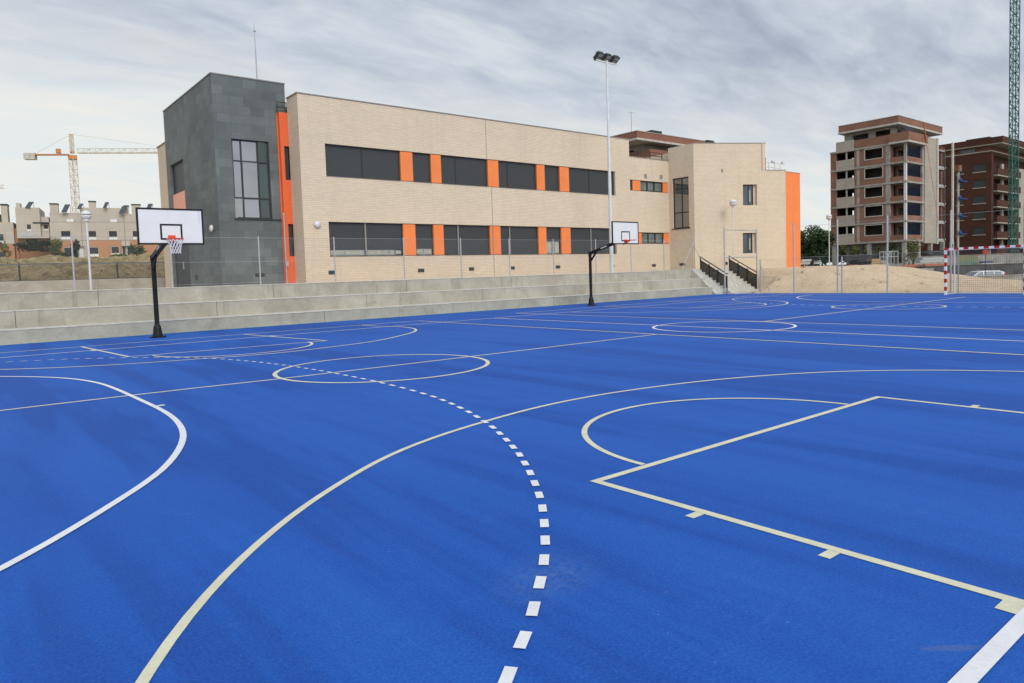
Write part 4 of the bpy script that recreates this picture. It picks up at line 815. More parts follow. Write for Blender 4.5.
module(81.8, 125, 'grey and orange terraced house behind the globe lamp, middle of the long row', [(88.5, 95.8, 231, 238.5), (109, 117, 231, 238.5), (88.5, 97, 247.5, 255.5), (110.5, 118, 247, 255)], (122, 124.5, 0), 207, [(90, 97, 201)], [(104.5, 110, 202, 207)], [(86, 121)])
module(125.3, 172, 'grey and orange terraced house just left of the basketball backboard', [(133.6, 140, 231, 238.5), (150, 157, 231, 238.5)], (127, 130, 0), 213, [(126, 131, 205), (134, 143.5, 203.5)], [(120.5, 128.5, 206, 212.5), (149, 156, 203, 209)], [(129.8, 172)])
tf_ = MB(); rt = random.Random(21)
for _ in range(15000):
    y = 49+rt.random()**1.6*78; x = rt.uniform(-12, 22+y*.12); z = hill(x, y); hh_ = rt.uniform(.12, .42)*(1+.6*mnoise.noise(Vector((x*.2, y*.2, 9))))*(1+y/110); a = rt.uniform(0, PI); w_ = hh_*rt.uniform(.5, 1.1)
    dx, dy = math.cos(a)*w_, math.sin(a)*w_; lx, ly = rt.uniform(-.1, .1), rt.uniform(-.1, .1)
    tf_.poly([(x-dx, y-dy, z-.05), (x+dx, y+dy, z-.05), (x+dx*1.3+lx, y+dy*1.3+ly, z+hh_*.7), (x+lx, y+ly, z+hh_), (x-dx*1.2+lx, y-dy*1.2+ly, z+hh_*.6)])
struct(tf_.build('dry_grass_tufts', 'dry_grass'), 'stuff')
# planting by the houses
rndt = random.Random(11)
def bush_px(x, y, D, h, r, leaf, lab, name='shrub', n=700, cat='bush', group=None, size=.2, base=None):
    q = at(x, y, D)
    if base is not None: q.z = base
    return tree(name, lab, cat, q, h, r, leaf, n, size, int(x*7+y), group, trunk=False)
tag(foliage(MB(), HL((hu(35), -1.5, 9.3)), 3.4, .7, 1.0, 2600, .16, rndt, 14).build('hedge', 'hedge_leaf', org=HL((hu(35), -1.5, 8))), 'dark clipped hedge in front of the second house', 'hedge')
for x, y, h, r, leaf, lab in ((7, 258, 4.4, .9, 'olive_leaf', 'tall loose shrub before the leftmost house'), (57, 258, 4.2, 1.2, 'olive_leaf', 'brownish bush at the corner of the first house of the long row'), (76, 258, 3.6, .8, 'hedge_leaf', 'narrow dark conifer beside the pale door'),
        (138, 258, 2.6, 1.5, 'dark_leaf', 'round green bush below the basketball backboard'), (66, 261, 1.5, 1.6, 'hedge_leaf', 'low dark bush in front of the first orange wall'), (118, 259, 1.0, 1.4, 'olive_leaf', 'low olive bush on the slope under the middle house')):
    bush_px(x, y, 122, h, r, leaf, lab, 'bush', 650, base=6.6)
for x, y, D, h, r, lab in ((20, 281, 56, 1.0, 2.2, 'dry dark scrub behind the fence at the far left'), (62, 281, 57, .9, 2.6, 'dry dark scrub behind the fence near the lamp'), (98, 280, 56, 1.2, 1.6, 'darker scrub behind the fence right of the globe lamp'), (136, 279, 58, .9, 2.2, 'dry scrub behind the fence next to the hoop post')):
    q = at(x, y, D); q.z = 1.9; tree('scrub', lab, 'bush', q, h, r, 'olive_leaf', 700, .12, int(x), None, trunk=False)

# ------------------------------------------------------------------ tower cranes
def lattice(mb, a, b, w, seg, r, up=None, tri=False):
    a, b = Vector(a), Vector(b); d = (b-a).normalized(); u = d.orthogonal().normalized() if up is None else d.cross(Vector(up)).normalized(); v_ = u.cross(d)
    if tri: C4 = [u*w/2, -u*w/2, v_*w*.9]
    else: C4 = [(u+v_)*w/2, (u-v_)*w/2, (-u-v_)*w/2, (-u+v_)*w/2]
    for c in C4: mb.tube(a+c, b+c, r, n=4, caps=False)
    n_ = max(1, round((b-a).length/seg)); m_ = len(C4)
    for i in range(n_):
        p, q = a+(b-a)*i/n_, a+(b-a)*(i+1)/n_
        for k_ in range(m_):
            c, e_ = C4[k_], C4[(k_+1) % m_]
            if (i+k_) % 2: c, e_ = e_, c
            mb.tube(p+c, q+e_, r*.6, n=4, caps=False); mb.tube(p+C4[k_], p+C4[(k_+1) % m_], r*.5, n=4, caps=False)
    return mb
q_ = at(72.5, 157, 170); zc = q_.z; bx, by = q_.x, q_.y; jd = Vector((.875, -.484, 0)).normalized()
tcx = thing('tower_crane', 'cream and orange tower crane with long horizontal jib behind the terraced houses', 'crane', (bx, by, 5), 'tower cranes on the left skyline')
base_ = Vector((bx, by, 0))
bp(lattice(MB(), (bx, by, 5), (bx, by, zc-.3), 1.2, 1.35, .085), 'mast', 'crane_cream', tcx)
bp(MB().box((bx-.85, by-.85, zc-.6), (bx+.85, by+.85, zc+.35)), 'slewing_unit', 'crane_orange', tcx)
bp(lattice(MB(), (bx, by, zc+.9), (bx, by, zc+5.4), .6, .9, .08).tube((bx-.5, by, zc+5.4), (bx+.5, by, zc+5.4), .15), 'tower_head', 'crane_cream', tcx)
bp(lattice(MB(), Vector((bx, by, zc+.95))+jd*1.2, Vector((bx, by, zc+.95))+jd*33, 1.15, 1.3, .075, up=(0, 0, 1), tri=True), 'jib', 'crane_cream', tcx)
bp(MB().bar(Vector((bx, by, zc+.55))-jd*9.6, Vector((bx, by, zc+.55))-jd*.8, 1.2, .22).box((bx-.4, by-.4, zc+1), (bx+.4, by+.4, zc+1.4)), 'counter_jib', 'crane_orange', tcx)
bp(MB().bar(Vector((bx, by, zc+.15))-jd*10.4, Vector((bx, by, zc+.15))-jd*8.0, 1.3, 1.5), 'counterweight', 'light_concrete', tcx)
bp(MB().box((-.5, -.5, 0), (.5, .5, 1.0), lambda p: Vector((bx, by, zc+.9))-jd*3 + Vector((p[0], p[1], p[2]))), 'winch', 'crane_orange', tcx)
bp(MB().tube(Vector((bx, by, zc+5.4)), Vector((bx, by, zc+.9))-jd*8, .035, n=4).tube(Vector((bx, by, zc+5.4)), Vector((bx, by, zc+1.9))+jd*24, .035, n=4), 'pendant_cable', 'crane_cream', tcx)
tip = at(4, 187, 240); c2_ = copy_tree(tcx); c2_['label'] = 'distant crane of which only the jib tip shows at the left edge above the roofs'
c2_.location = Vector((tip.x, tip.y, 0)) - jd*33 + Vector((0, 0, tip.z-(zc+1.3)+5))
q_ = at(1013.3, 200, 118); gx, gy = q_.x, q_.y
gc = thing('tower_crane_mast', 'tall green lattice crane mast rising out of the top of the picture', 'crane', (gx, gy, 0))
bp(lattice(MB(), (gx, gy, 0), (gx, gy, 56), .95, .95, .085), 'mast', 'crane_green', gc); bp(MB().box((gx-1.6, gy-1.6, -.5), (gx+1.6, gy+1.6, .6)), 'foundation', 'raw_concrete', gc)

# ------------------------------------------------------------------ apartment blocks on the right
UX, UY = 114.51, 45.97
UC = thing('unfinished_apartment_block', 'unfinished six storey brick apartment block with open concrete balconies and beige panels', 'building', (UX+9, UY+6, 0))
SLB = [5.04+2.97*i for i in range(6)]
FX1, FY1 = 19.4, 11.63
sm_ = MB()
for z in SLB: sm_.box((UX-.12, UY-.12, z-.28), (UX+6.6, UY+FY1+.0, z)).box((UX+6.6, UY+.55, z-.28), (UX+FX1-3, UY+FY1, z))
bp(sm_, 'floor_slab', 'raw_concrete', UC)
for x in (.35, 5.2, 10, 15, 19):
    for y in (.35, 5.6, 11.2): bp(MB().box((UX+x-.28, UY+y-.28, -.9), (UX+x+.28, UY+y+.28, SLB[0]-.28)), 'column', 'raw_concrete', UC)
LFU = Loc((UX, UY, 0), (0, 1, 0), (-1, 0, 0))
WL = lambda u0, u1, z0, z1, hs, d=.25: wall((UX, UY, 0), (0, 1, 0), (-1, 0, 0), u0, u1, z0, z1, hs, d)
WR = lambda u0, u1, z0, z1, hs, d=.25: wall((UX, UY, 0), (1, 0, 0), (0, -1, 0), u0, u1, z0, z1, hs, d)
for i in range(5):
    z0, z1 = SLB[i]+.002, SLB[i+1]-.282
    bp(WL(2.95, 6.95, z0, z1, [(3.45, 6.1, z0+1.0, z0+2.5)]), 'wall', 'red_brick', UC)
    w_ = MB(); a, b, c, d = 3.45, 6.1, z0+1.0, z0+2.5
    w_.box((a-.12, -.04, c-.12), (b+.12, .02, c), LFU).box((a-.12, -.04, d), (b+.12, .02, d+.12), LFU).box((a-.12, -.04, c), (a, .02, d), LFU).box((b, -.04, c), (b+.12, .02, d), LFU)
    bp(w_, 'window', 'light_concrete', UC)
    for ya, yb in ((2.3, 2.95), (6.95, 7.4)): bp(MB().box((UX+.001, UY+ya, z0), (UX+.28, UY+yb, z1)), 'pillar', 'raw_concrete', UC)
    bp(WL(7.4, 7.75, z0, z1, []), 'wall', 'red_brick', UC); bp(WL(10.65, 11.63, z0, z1, []), 'wall', 'red_brick', UC)
    # balcony corner: recess 2.3 m deep, brick parapet, white corner column
    bp(MB().box((UX+2.6, UY+2.3, z0), (UX+2.9, UY+2.6, z1)).box((UX+.3, UY+2.3, z0), (UX+1.2, UY+2.5, z1)).box((UX+2.3, UY+2.3, z0+2.2), (UX+6.6, UY+2.5, z1)), 'inner_wall', 'red_brick', UC)
    bp(MB().box((UX+.02, UY+.3, z0), (UX+.22, UY+2.29, z0+.75)).box((UX+.3, UY+.02, z0), (UX+6.2, UY+.22, z0+.75)), 'balcony_parapet', 'red_brick', UC)
    bp(MB().box((UX-.05, UY-.05, z0), (UX+.3, UY+.3, z1)), 'corner_column', 'white_metal' if i < 4 else 'raw_concrete', UC)
    bp(MB().box((UX+6.0, UY+.0, z0), (UX+6.6, UY+.3, z1)), 'column', 'raw_concrete', UC)
    # beige bands of the left face
    z_ = SLB[i]
# beige spandrels
for i in range(6):
    bp(MB().box((UX-.16, UY+7.77, SLB[i]-.30), (UX+.1, UY+10.63, SLB[i]+1.42)), 'beige_panel', 'beige_stone', UC)
    if i < 5: bp(MB().box((UX+.02, UY+8.9, SLB[i]+1.42), (UX+.12, UY+9.15, SLB[i+1]-.3)), 'mullion', 'raw_concrete', UC)
# partition walls inside, dark
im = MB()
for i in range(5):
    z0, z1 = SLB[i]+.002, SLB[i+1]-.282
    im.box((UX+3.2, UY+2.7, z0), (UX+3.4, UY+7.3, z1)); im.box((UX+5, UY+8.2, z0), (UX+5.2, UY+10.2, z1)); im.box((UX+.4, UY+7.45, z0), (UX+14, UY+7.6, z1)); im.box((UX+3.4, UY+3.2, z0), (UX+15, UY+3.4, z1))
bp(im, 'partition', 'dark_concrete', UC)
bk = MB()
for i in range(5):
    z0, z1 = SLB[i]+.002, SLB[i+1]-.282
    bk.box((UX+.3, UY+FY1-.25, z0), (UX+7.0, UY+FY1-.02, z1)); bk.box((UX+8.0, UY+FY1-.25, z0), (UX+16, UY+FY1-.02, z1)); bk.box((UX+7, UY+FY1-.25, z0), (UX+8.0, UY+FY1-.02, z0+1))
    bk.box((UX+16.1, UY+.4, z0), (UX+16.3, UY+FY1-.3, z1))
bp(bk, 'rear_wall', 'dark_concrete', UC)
bp(WR(6.95, 11.4, 4.5, 21.2, [], .5), 'wall', 'beige_stone', UC)
bp(MB().box((UX+11.42, UY-.2, 4.4), (UX+11.9, UY+.2, 21.3)), 'fin', 'light_concrete', UC)
for z in range(5): bp(MB().box((UX+12.36, UY+.55, SLB[z]), (UX+17.0, UY+.75, SLB[z]+.25)), 'floor_edge', 'galvanised', UC)
bp(MB().box((UX+11.9, UY+.8, 4.6), (UX+17.4, UY+1.3, 20.6)), 'wall', 'dark_brick', UC); bp(MB().box((UX+13.3, UY+.76, 4.7), (UX+13.9, UY+.79, 20.4)).box((UX+15.6, UY+.76, 4.7), (UX+16.2, UY+.79, 20.4)), 'pilaster', 'terracotta_brick', UC)
bp(MB().box((UX+12.9, UY+.70, 4.8), (UX+13.25, UY+.79, 20.2)).box((UX+16.3, UY+.70, 4.8), (UX+17.0, UY+.79, 20.2)), 'window', 'blue_glass', UC)
bp(MB().box((UX+17.7, UY-.2, 4.4), (UX+18.3, UY+.0, 21.2)), 'fin', 'light_concrete', UC)
# penthouse and roof slab
bp(MB().box((UX+.0, UY+2.3, SLB[5]+.002), (UX+.25, UY+7.7, SLB[5]+1.3)).box((UX-.5, UY-.6, SLB[5]+.002), (UX-.25, UY+2.29, SLB[5]+1.3)).box((UX-.24, UY-.6, SLB[5]+.002), (UX+6.5, UY-.35, SLB[5]+1.3)), 'roof_parapet', 'red_brick', UC)
bp(MB().box((UX-.52, UY-.62, SLB[5]-.25), (UX+6.5, UY-.13, SLB[5]+.0)).box((UX-.52, UY-.12, SLB[5]-.25), (UX-.13, UY+2.3, SLB[5])), 'slab_edge', 'light_concrete', UC)
bp(wall((UX+1.0, UY, 0), (0, 1, 0), (-1, 0, 0), 2.3, 9.8, SLB[5]+.002, 22.5, [(2.7, 4.9, 20.9, 22.2), (6.0, 8.5, 20.9, 22.2)], .25), 'penthouse_wall', 'raw_concrete', UC)
bp(wall((UX, UY+2.3, 0), (1, 0, 0), (0, -1, 0), 1.25, 15, SLB[5]+.002, 22.5, [(2.6, 4.2, 20.6, 22.2)], .25), 'penthouse_wall', 'raw_concrete', UC)
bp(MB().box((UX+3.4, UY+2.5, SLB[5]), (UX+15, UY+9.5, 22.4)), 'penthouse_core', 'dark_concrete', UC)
bp(MB().box((UX-.4, UY+.9, 22.52), (UX+16.6, UY+10.2, 22.78)), 'roof_slab', 'light_concrete', UC)
bp(MB().box((UX-.35, UY+.95, 22.782), (UX+16.55, UY+10.1, 23.75)), 'roof_parapet', 'red_brick', UC)
bp(MB().box((UX-.4, UY+.9, 23.752), (UX+16.6, UY+10.15, 23.85)), 'coping', 'raw_concrete', UC)
m_ = MB().quad((UX-.05, UY-.25, 21.1), (UX+5.2, UY-.25, 20.4), (UX+4.5, UY+1.0, 22.5), (UX-.05, UY+.8, 22.7)); bp(m_, 'debris_netting', 'sheer_blue', UC)
for i in range(5):
    z0 = SLB[i]; m_ = MB().quad((UX+.35, UY+.24, z0+.2), (UX+5.9, UY+.24, z0+.2), (UX+5.9, UY+.24, z0+2.6), (UX+.35, UY+.24, z0+2.6)); bp(m_, 'debris_netting', 'sheer_blue', UC)
# rubbish chute of orange buckets down the right face
m_ = MB()
for i in range(16): a = Vector((UX+4.5+i*.36, UY-.75, 22.9-i*.95)); m_.tube(a, a+Vector((.34, 0, -.9)), .11 if i < 3 else .03, .08 if i < 3 else .028, 8)
bp(m_, 'rubbish_chute', 'orange_plastic', UC)
# scaffold strip with blue loading platforms beside the block
sc_ = thing('scaffold_tower', 'slim pale scaffold column with blue loading platforms between the two blocks', 'scaffold', (UX+20.5, UY, 0))
bp(MB().box((UX+20.1, UY-.3, 2), (UX+20.4, UY-.05, 16.6)), 'column', 'light_concrete', sc_); bp(MB().box((UX+19.7, UY-.5, 16.6), (UX+20.9, UY+.4, 17.6)), 'cap_block', 'terracotta_brick', sc_)
for i in range(4): z = 5.6+i*2.95+.4; bp(MB().box((UX+19.8, UY-.9, z), (UX+22.3, UY-.32, z+.14)).poly([(UX+19.8, UY-.6, z+.9), (UX+19.8, UY-.6, z+.2), (UX+21.0, UY-.6, z+.2)]).box((UX+19.75, UY-.65, z), (UX+19.85, UY-.55, z+.9)), 'platform', 'blue_plastic', sc_)

BX, BY = 155.27, 47.15
BR = thing('brown_apartment_block', 'dark brown brick apartment block with stacked balconies behind the green crane mast', 'building', (BX+10, BY+10, 0))
z_rows = [19.05-2.98*i for i in range(6)]   # window centres
hs = []
for zc_ in z_rows[:5]:
    hs += [(1.0, 3.05, zc_-.72, zc_+.72), (4.7, 5.9, zc_-.72, zc_+.72), (8, 10, zc_-.72, zc_+.72), (12, 14, zc_-.72, zc_+.72)]
hs = [h for h in hs if h[2] > 2]
bp(wall((BX, BY, 0), (0, 1, 0), (-1, 0, 0), 0, 20, 3.6, 21.9, hs, .25), 'wall', 'dark_brick', BR)
for h in hs:
    w_ = bp(MB().box((BX+.1, BY+h[0], h[2]), (BX+.16, BY+h[1], h[3])), 'window', 'shutter', BR)
    bp(MB().box((BX-.08, BY+h[0]-.1, h[2]-.16), (BX+.1, BY+h[1]+.1, h[2]-.0)), 'sill', 'beige_stone', BR, w_)
bp(MB().box((BX+.4, BY+1.8, -.9), (BX+30, BY+19.9, 21.8)), 'rear_wall', 'dark_brick', BR)
bp(MB().box((BX+.25, BY, 3.6), (BX+1.0, BY+1.79, 21.8)), 'wall', 'dark_brick', BR)
for i, zc_ in enumerate(z_rows[:6]):
    zb = zc_-1.5
    bp(MB().box((BX+1.001, BY-.7, zb-.2), (BX+14.5, BY+1.79, zb)), 'balcony_slab', 'beige_stone', BR)
    bp(MB().box((BX+1.001, BY-.7, zb+.001), (BX+14.5, BY-.5, zb+1.25)).box((BX+14.3, BY-.5, zb+.001), (BX+14.5, BY+1.7, zb+.95)), 'balcony_parapet', 'dark_brick', BR)
    bp(MB().box((BX+8.8, BY+.9, zb+.01), (BX+9.9, BY+1.2, zb+2.75)), 'pier', 'light_concrete', BR)
    bp(MB().box((BX+3, BY+1.7, zb+.01), (BX+7.5, BY+1.78, zb+2.3)), 'window', 'blue_glass', BR)
bp(MB().box((BX+14.6, BY-.4, 3.6), (BX+32, BY+1.6, 19.6)), 'wall', 'beige_stone', BR)
bp(MB().box((BX-.05, BY-.05, 21.9), (BX+30, BY+19, 22.1)), 'terrace_slab', 'beige_stone', BR)
bp(MB().box((BX+.8, BY+.8, 22.1), (BX+29, BY+18, 23.05)), 'attic_wall', 'terracotta_brick', BR)
for y in (3, 9, 14): bp(MB().box((BX+.7, BY+y, 22.15), (BX+.8, BY+y+2.5, 22.9)), 'window', 'blue_glass', BR)
bp(MB().box((BX-.6, BY-1.9, 23.06), (BX+30, BY+20, 23.25)), 'roof_soffit', 'beige_stone', BR); bp(MB().box((BX-.65, BY-1.95, 23.251), (BX+30, BY+20, 24.4)), 'roof', 'dark_brick', BR)
q_ = at(992, 138, 140); bp(MB().box((BX+2, BY+1.0, 24.4), (BX+4.2, BY+5.0, 25.0)), 'roof_unit', 'dark_frame', BR)
bp(MB().box((BX+3, BY+10.5, 24.4), (BX+4.4, BY+12.8, 24.9)), 'roof_unit', 'dark_frame', BR)
bp(MB().box((BX+.3, BY+.3, -.9), (BX+.9, BY+.9, 3.6)).box((BX+.3, BY+6, -.9), (BX+.9, BY+6.6, 3.6)).box((BX+6, BY+.3, -.9), (BX+6.6, BY+.9, 3.6)), 'column', 'raw_concrete', BR)

# terracotta block seen over the roof
q_ = at(637, 131, 92); TX, TY_ = q_.x, q_.y; zt = q_.z
TB = thing('terracotta_apartment_block', 'terracotta brick apartment block with overhanging flat roof seen over the school roof', 'building', (TX+6, TY_+6, 0))
bp(MB().box((TX, TY_, zt-.85), (TX+17, TY_+14, zt)), 'roof', 'terracotta_brick', TB); bp(MB().box((TX-.1, TY_-.1, zt-1.1), (TX+17.1, TY_+14, zt-.851)), 'roof_soffit', 'light_concrete', TB)
bp(MB().box((TX-.05, TY_-.05, zt+.001), (TX+17.05, TY_+14, zt+.1)), 'coping', 'raw_concrete', TB)
bp(wall((TX+3.6, TY_+2.2, 0), (1, 0, 0), (0, -1, 0), 0, 20, zt-4.4, zt-1.11, [(1.2, 3.2, zt-3.5, zt-1.6), (4.5, 6.5, zt-3.5, zt-1.6), (8.0, 10, zt-3.5, zt-1.6)], .3), 'wall', 'raw_concrete', TB)
bp(wall((TX+3.6, TY_+2.5, 0), (0, 1, 0), (-1, 0, 0), 0, 11, zt-4.4, zt-1.11, [(1.2, 3.0, zt-3.5, zt-1.6), (5, 8, zt-3.5, zt-1.6)], .3), 'wall', 'raw_concrete', TB)
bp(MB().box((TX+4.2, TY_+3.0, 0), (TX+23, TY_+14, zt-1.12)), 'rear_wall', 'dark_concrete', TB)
bp(MB().box((TX+2.8, TY_+.3, zt-3.6), (TX+26, TY_+.55, zt-2.0)).box((TX+2.8, TY_+.56, zt-3.6), (TX+3.05, TY_+14, zt-2.0)), 'balcony_parapet', 'terracotta_brick', TB)
bp(MB().box((TX+2.9, TY_+.6, 0), (TX+26, TY_+2.0, zt-3.61)).box((TX+2.9, TY_+2.0, 0), (TX+3.4, TY_+14, zt-3.61)), 'wall', 'terracotta_brick', TB)
bp(MB().box((TX+4.2, TY_+1, zt+.1), (TX+6.3, TY_+2.5, zt+.75)), 'chimney', 'dark_frame', TB)
for xa, xb, ya, D0, nm_, mt_ in ((689, 706, 138.6, 99, 'roof', 'terracotta_brick'), (707.5, 717, 139.8, 101, 'chimney', 'dark_frame')):
    a_ = at(xa, ya, D0); w__ = (xb-xa)*D0/705.9*1.15; bp(MB().box((a_.x, a_.y, zt-4), (a_.x+w__, a_.y+3, a_.z)), nm_, mt_, TB)
pm = MB()
for i in range(14): pm.box((TX+9+i*.62, TY_-1.6, zt-2.3), (TX+9.14+i*.62, TY_-.12, zt-2.1))
pm.box((TX+8.8, TY_-1.62, zt-2.45), (TX+17.6, TY_-1.5, zt-2.3)); bp(pm, 'pergola', 'light_concrete', TB)
bp(MB().tube((TX+1.8, TY_+2.5, zt), (TX+1.8, TY_+2.5, zt+3.2), .05, n=5).bar((TX+1.3, TY_+2.5, zt+3.0), (TX+2.4, TY_+2.5, zt+3.2), .06, .06), 'antenna', 'galvanised', TB)

# ------------------------------------------------------------------ building site, trees, car
q_ = at(812, 262, 92); tree('broadleaf_tree', 'dark green rounded tree between the orange wall end and the unfinished block', 'tree', (q_.x, q_.y, .6), 5.9, 2.5, 'dark_leaf', 8000, .2, 5)
q_ = at(822, 262, 97); tree('broadleaf_tree', 'smaller green tree touching the right of the dark rounded tree', 'tree', (q_.x, q_.y, .6), 4.2, 1.2, 'dark_leaf', 3000, .2, 6)
q_ = at(803, 262, 96); tree('broadleaf_tree', 'green tree half hidden by the orange end wall', 'tree', (q_.x, q_.y, .6), 4.4, 1.6, 'dark_leaf', 3500, .2, 8)
for x, y, D, h, r, leaf, lab in ((845, 262, 84, 2.2, 1.6, 'olive_leaf', 'yellow green bush left of the block columns'), (852, 262, 86, 1.7, 1.4, 'olive_leaf', 'low yellow green bush beside the crates'), (838, 256, 138, 4.6, 4.5, 'olive_leaf', 'light foliage seen between the first columns'), (856, 256, 142, 5.2, 5, 'olive_leaf', 'light foliage seen behind the skip'), (872, 256, 146, 5.2, 6, 'dark_leaf', 'darker foliage seen behind the middle columns'), (893, 256, 150, 5.5, 6, 'olive_leaf', 'light foliage seen left of the front column'), (920, 256, 156, 5.8, 7, 'dark_leaf', 'dark foliage seen under the beige wall of the block'),
        (896, 272, 72, 1.5, 1.7, 'hedge_leaf', 'dark bush behind the sand ridge'), (917, 272, 70, 1.7, 1.8, 'hedge_leaf', 'dark green weed clump left of the goal post')):
    q = at(x, y, D); tree('bush', lab, 'bush', (q.x, q.y, siteh(q.x, q.y) if q.x > 62 else -.6), h if leaf != 'hedge_leaf' else h+.4, r, leaf, 900 if D < 100 else 5200, .13 if D < 100 else .3, int(x), None, trunk=False)
q_ = at(913, 262, 90); tree('young_tree', 'thin young yellow green tree before the front column', 'tree', (q_.x, q_.y, .2), 4.6, 1.3, 'olive_leaf', 500, .14, 9)
def pxbox(name, mat, x0, x1, y0, y1, D, depth, lab, cat, group=None, bars=None, kind=None):
    a, b = at(x0, y1, D), at(x1, y1, D); c = at(x0, y0, D); U_ = Vector(((b-a).x, (b-a).y, 0)); L = U_.length; U_.normalize(); Nn_ = Vector((U_.y, -U_.x, 0))
    if Nn_.dot(a-CP) > 0: Nn_ = -Nn_
    F_ = Loc(Vector((a.x, a.y, 0)), U_, Nn_); zb, zt_ = a.z, c.z; m_ = MB()
    if kind == 'stack':
        n_ = max(2, int((zt_-zb)/.28)); rr = random.Random(int(x0))
        for i in range(n_): o = rr.uniform(-.15, .15); m_.box((o, rr.uniform(0, .1), zb+(zt_-zb)*i/n_), (L+o, depth, zb+(zt_-zb)*(i+.82)/n_), F_)
    elif kind == 'skip':
        m_.box((.3, .3, zb-.3), (L-.3, depth-.3, zb), F_); m_.poly([F_(p) for p in ((0, 0, zt_), (L, 0, zt_), (L-.3, .3, zb), (.3, .3, zb))]); m_.poly([F_(p) for p in ((0, depth, zt_), (0, 0, zt_), (.3, .3, zb), (.3, depth-.3, zb))]); m_.poly([F_(p) for p in ((L, 0, zt_), (L, depth, zt_), (L-.3, depth-.3, zb), (L-.3, .3, zb))]); m_.poly([F_(p) for p in ((L, depth, zt_), (0, depth, zt_), (.3, depth-.3, zb), (L-.3, depth-.3, zb))])
        m_.box((-.08, -.08, zt_-.1), (L+.08, .0, zt_), F_); m_.box((L*.3, -.06, zb+.1), (L*.3+.12, 0, zt_-.1), F_); m_.box((L*.7, -.06, zb+.1), (L*.7+.12, 0, zt_-.1), F_)
    elif kind == 'barrier':
        n_ = max(1, int(L/2.2))
        for i in range(n_): m_.box((i*L/n_+.05, 0, zt_-.28), ((i+1)*L/n_-.05, .08, zt_), F_); m_.box((i*L/n_+.1, .02, zb-.5), (i*L/n_+.2, .1, zt_-.28), F_)
    elif kind == 'frame':
        for i in range(4):
            x = L*i/3; m_.bar(F_((x, 0, zb-.5)), F_((x, 0, zt_)), .08, .08); m_.bar(F_((x, depth, zb-.5)), F_((x, depth, zt_)), .08, .08)
        for z in (zt_, (zb+zt_)/2): m_.bar(F_((0, 0, z)), F_((L, 0, z)), .07, .07); m_.bar(F_((0, depth, z)), F_((L, depth, z)), .07, .07)
        m_.bar(F_((0, 0, zb)), F_((L/3, 0, zt_)), .05, .05)
    else:
        n_ = max(1, int(L/4)); 
        for i in range(n_): m_.box((i*L/n_+.02, 0, zb-.6), ((i+1)*L/n_-.02, depth, zt_), F_)
        m_.box((0, -.05, zt_+.002), (L, depth+.05, zt_+.07), F_)
    o = m_.build(name, mat, org=(a.x, a.y, zb)); tag(o, lab, cat, group); return o
pxbox('concrete_wall', 'raw_concrete', 925, 1030, 278.5, 288, 52, .3, 'low concrete wall in front of the parked car, right of the goal post', 'wall')
pxbox('concrete_wall', 'dark_concrete', 890, 1040, 268, 274, 72, .4, 'darker long concrete wall behind the parked car', 'wall')
pxbox('concrete_wall', 'raw_concrete', 905, 1040, 257.5, 263.5, 95, .4, 'pale raised concrete wall in front of the apartment blocks', 'wall')
pxbox('site_banner', 'green_mural', 958, 978, 256, 267.5, 88, .12, 'green and teal patterned hoarding panel seen through the goal', 'hoarding')
pxbox('plastic_barrier', 'orange_plastic', 903, 944, 264.8, 267, 80, .1, 'long orange site barrier left of the goal post', 'barrier', kind='barrier')
pxbox('plastic_barrier', 'orange_plastic', 848, 858, 265, 267.5, 78, .1, 'short orange barrier at the foot of the sand ridge', 'barrier', kind='barrier')
pxbox('waste_skip', 'dark_frame', 857, 871, 261, 268, 80, 2, 'dark waste skip behind the sand ridge', 'skip', kind='skip')
pxbox('crate_stack', 'wood_crate', 872, 881, 258.5, 266, 80, 1.4, 'tan wooden crate stack right of the dark skip', 'crates', kind='stack')
pxbox('board_stack', 'beige_stone', 881.5, 889, 260, 265.5, 82, 1.4, 'pinkish beige board stack next to the wooden crates', 'boards', kind='stack')
pxbox('steel_stack', 'dark_frame', 846, 879, 255, 260.5, 88, 1.6, 'long dark stack of steel formwork under the block', 'formwork', kind='stack')
pxbox('scaffold_rack', 'galvanised', 886, 898, 251.5, 262, 86, 1.5, 'open grey scaffold frame beside the front column', 'scaffold', kind='frame')
pxbox('pipe_stack', 'galvanised', 922, 944, 257.5, 262.5, 86, 1.5, 'pale stack of pipes left of the green hoarding', 'pipes', kind='stack')
pxbox('rubble_blocks', 'raw_concrete', 905, 934, 268.5, 274.5, 66, 1.5, 'grey concrete block pile left of the goal post', 'blocks', kind='stack')
pxbox('pallet_stack', 'light_concrete', 983, 1004, 263, 266.5, 78, 1.2, 'pale pallet stack seen through the goal net', 'pallets', kind='stack')
pxbox('pallet_stack', 'dark_frame', 930, 946, 250, 256, 97, 1.2, 'dark pallet stack under the beige fin', 'pallets', kind='stack')
pxbox('pallet_stack', 'blue_plastic', 984, 993, 261.2, 263, 80, 1.0, 'small blue covered stack seen through the goal net', 'pallets', kind='stack')
pxbox('block_stack', 'light_concrete', 801, 811, 259, 264.5, 88, 1.2, 'pale block stack at the foot of the dark tree', 'blocks', kind='stack')
pxbox('block_stack', 'white_metal', 813, 821, 257.5, 264, 92, 1.2, 'white wrapped block stack under the dark tree', 'blocks', kind='stack')
pxbox('brick_pallet', 'red_brick', 800, 804, 252, 259, 98, 1, 'small red brick pallet beside the orange wall end', 'bricks', kind='stack')
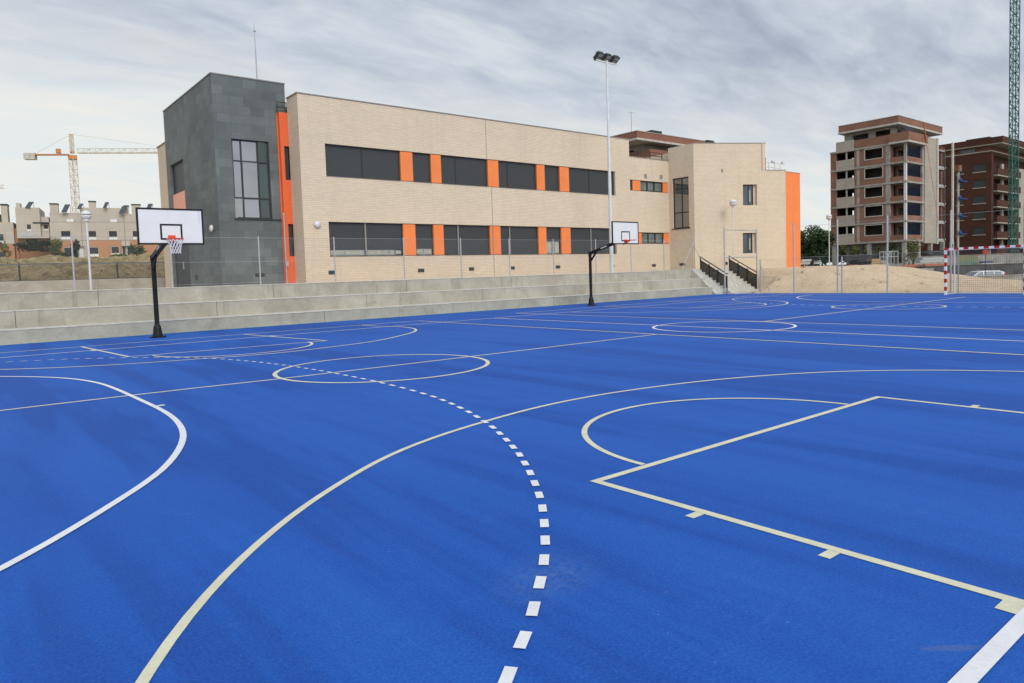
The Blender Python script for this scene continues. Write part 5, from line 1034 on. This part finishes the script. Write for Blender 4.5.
# round red sign behind the goal
q_ = at(985.5, 252, 62); rs = thing('round_sign', 'small round red sign on a thin post seen through the goal', 'sign', (q_.x, q_.y, -.9))
dv = Vector((q_.x, q_.y, 0)).normalized(); bp(MB().tube((q_.x, q_.y, q_.z), (q_.x-dv.x*.05, q_.y-dv.y*.05, q_.z), .2, n=20), 'sign_disc', 'rim_red', rs); bp(MB().tube((q_.x+dv.x*.03, q_.y+dv.y*.03, -.9), (q_.x+dv.x*.03, q_.y+dv.y*.03, q_.z+.1), .025), 'post', 'dark_frame', rs)
# parked car
q_ = at(985, 279, 64); cb = Vector((q_.x, q_.y, -.93)); cu = hr_; cn_ = hf_
CL = Loc(cb, cu, cn_)
car = thing('parked_car', 'white estate car parked behind the low concrete wall, seen through the goal', 'car', cb)
prof = [(-2.05, .35), (-2.08, .62), (-1.95, .85), (-1.15, 1.0), (-.45, 1.46), (.2, 1.55), (1.4, 1.52), (1.85, 1.38), (2.02, 1.0), (2.05, .4), (1.7, .3), (-1.7, .3)]
m_ = MB(); n_ = len(prof)
for d in (0, 1.7):
    for x, z in prof: inset = .16*max(0, (z-.95)/.6); m_.v.append(tuple(CL((x, d+(inset if d == 0 else -inset), z))))
m_.f = [tuple(range(n_)), tuple(reversed(range(n_, 2*n_)))]+[((i+1) % n_, i, n_+i, n_+(i+1) % n_) for i in range(n_)]
body = bp(m_, 'body', 'car_white', car, bevel=.04)
def gl_(pts): return MB().poly([CL((x, .16*max(0, (z-.95)/.6)-.012, z)) for x, z in pts])
for pts in ([(-.95, 1.05), (-.1, 1.05), (-.1, 1.45), (-.38, 1.43)], [(.0, 1.05), (.85, 1.05), (.85, 1.46), (.0, 1.46)], [(.95, 1.05), (1.62, 1.08), (1.5, 1.42), (.95, 1.45)]): bp(gl_(pts), 'side_window', 'window_glass', car)
bp(MB().quad(CL((-1.13, .1, 1.02)), CL((-1.13, 1.6, 1.02)), CL((-.49, 1.5, 1.45)), CL((-.49, .2, 1.45))), 'windscreen', 'window_glass', car)
bp(MB().box((1.82, -.015, .98), (2.0, .12, 1.25), CL), 'tail_light', 'tail_red', car); bp(MB().box((-2.06, -.01, .66), (-1.9, .2, .8), CL), 'headlight', 'white_gloss', car)
for x in (-1.3, 1.3):
    for d in (-.02, 1.55):
        w_ = bp(MB().tube(CL((x, d, .31)), CL((x, d+.18, .31)), .31, n=20), 'wheel', 'tyre', car); bp(MB().tube(CL((x, d-.012, .31)), CL((x, d+.05, .31)), .2, n=16), 'hubcap', 'hub_grey', car, w_)
for t_ in bpy.data.objects:
    if 'org' in t_: del t_['org']
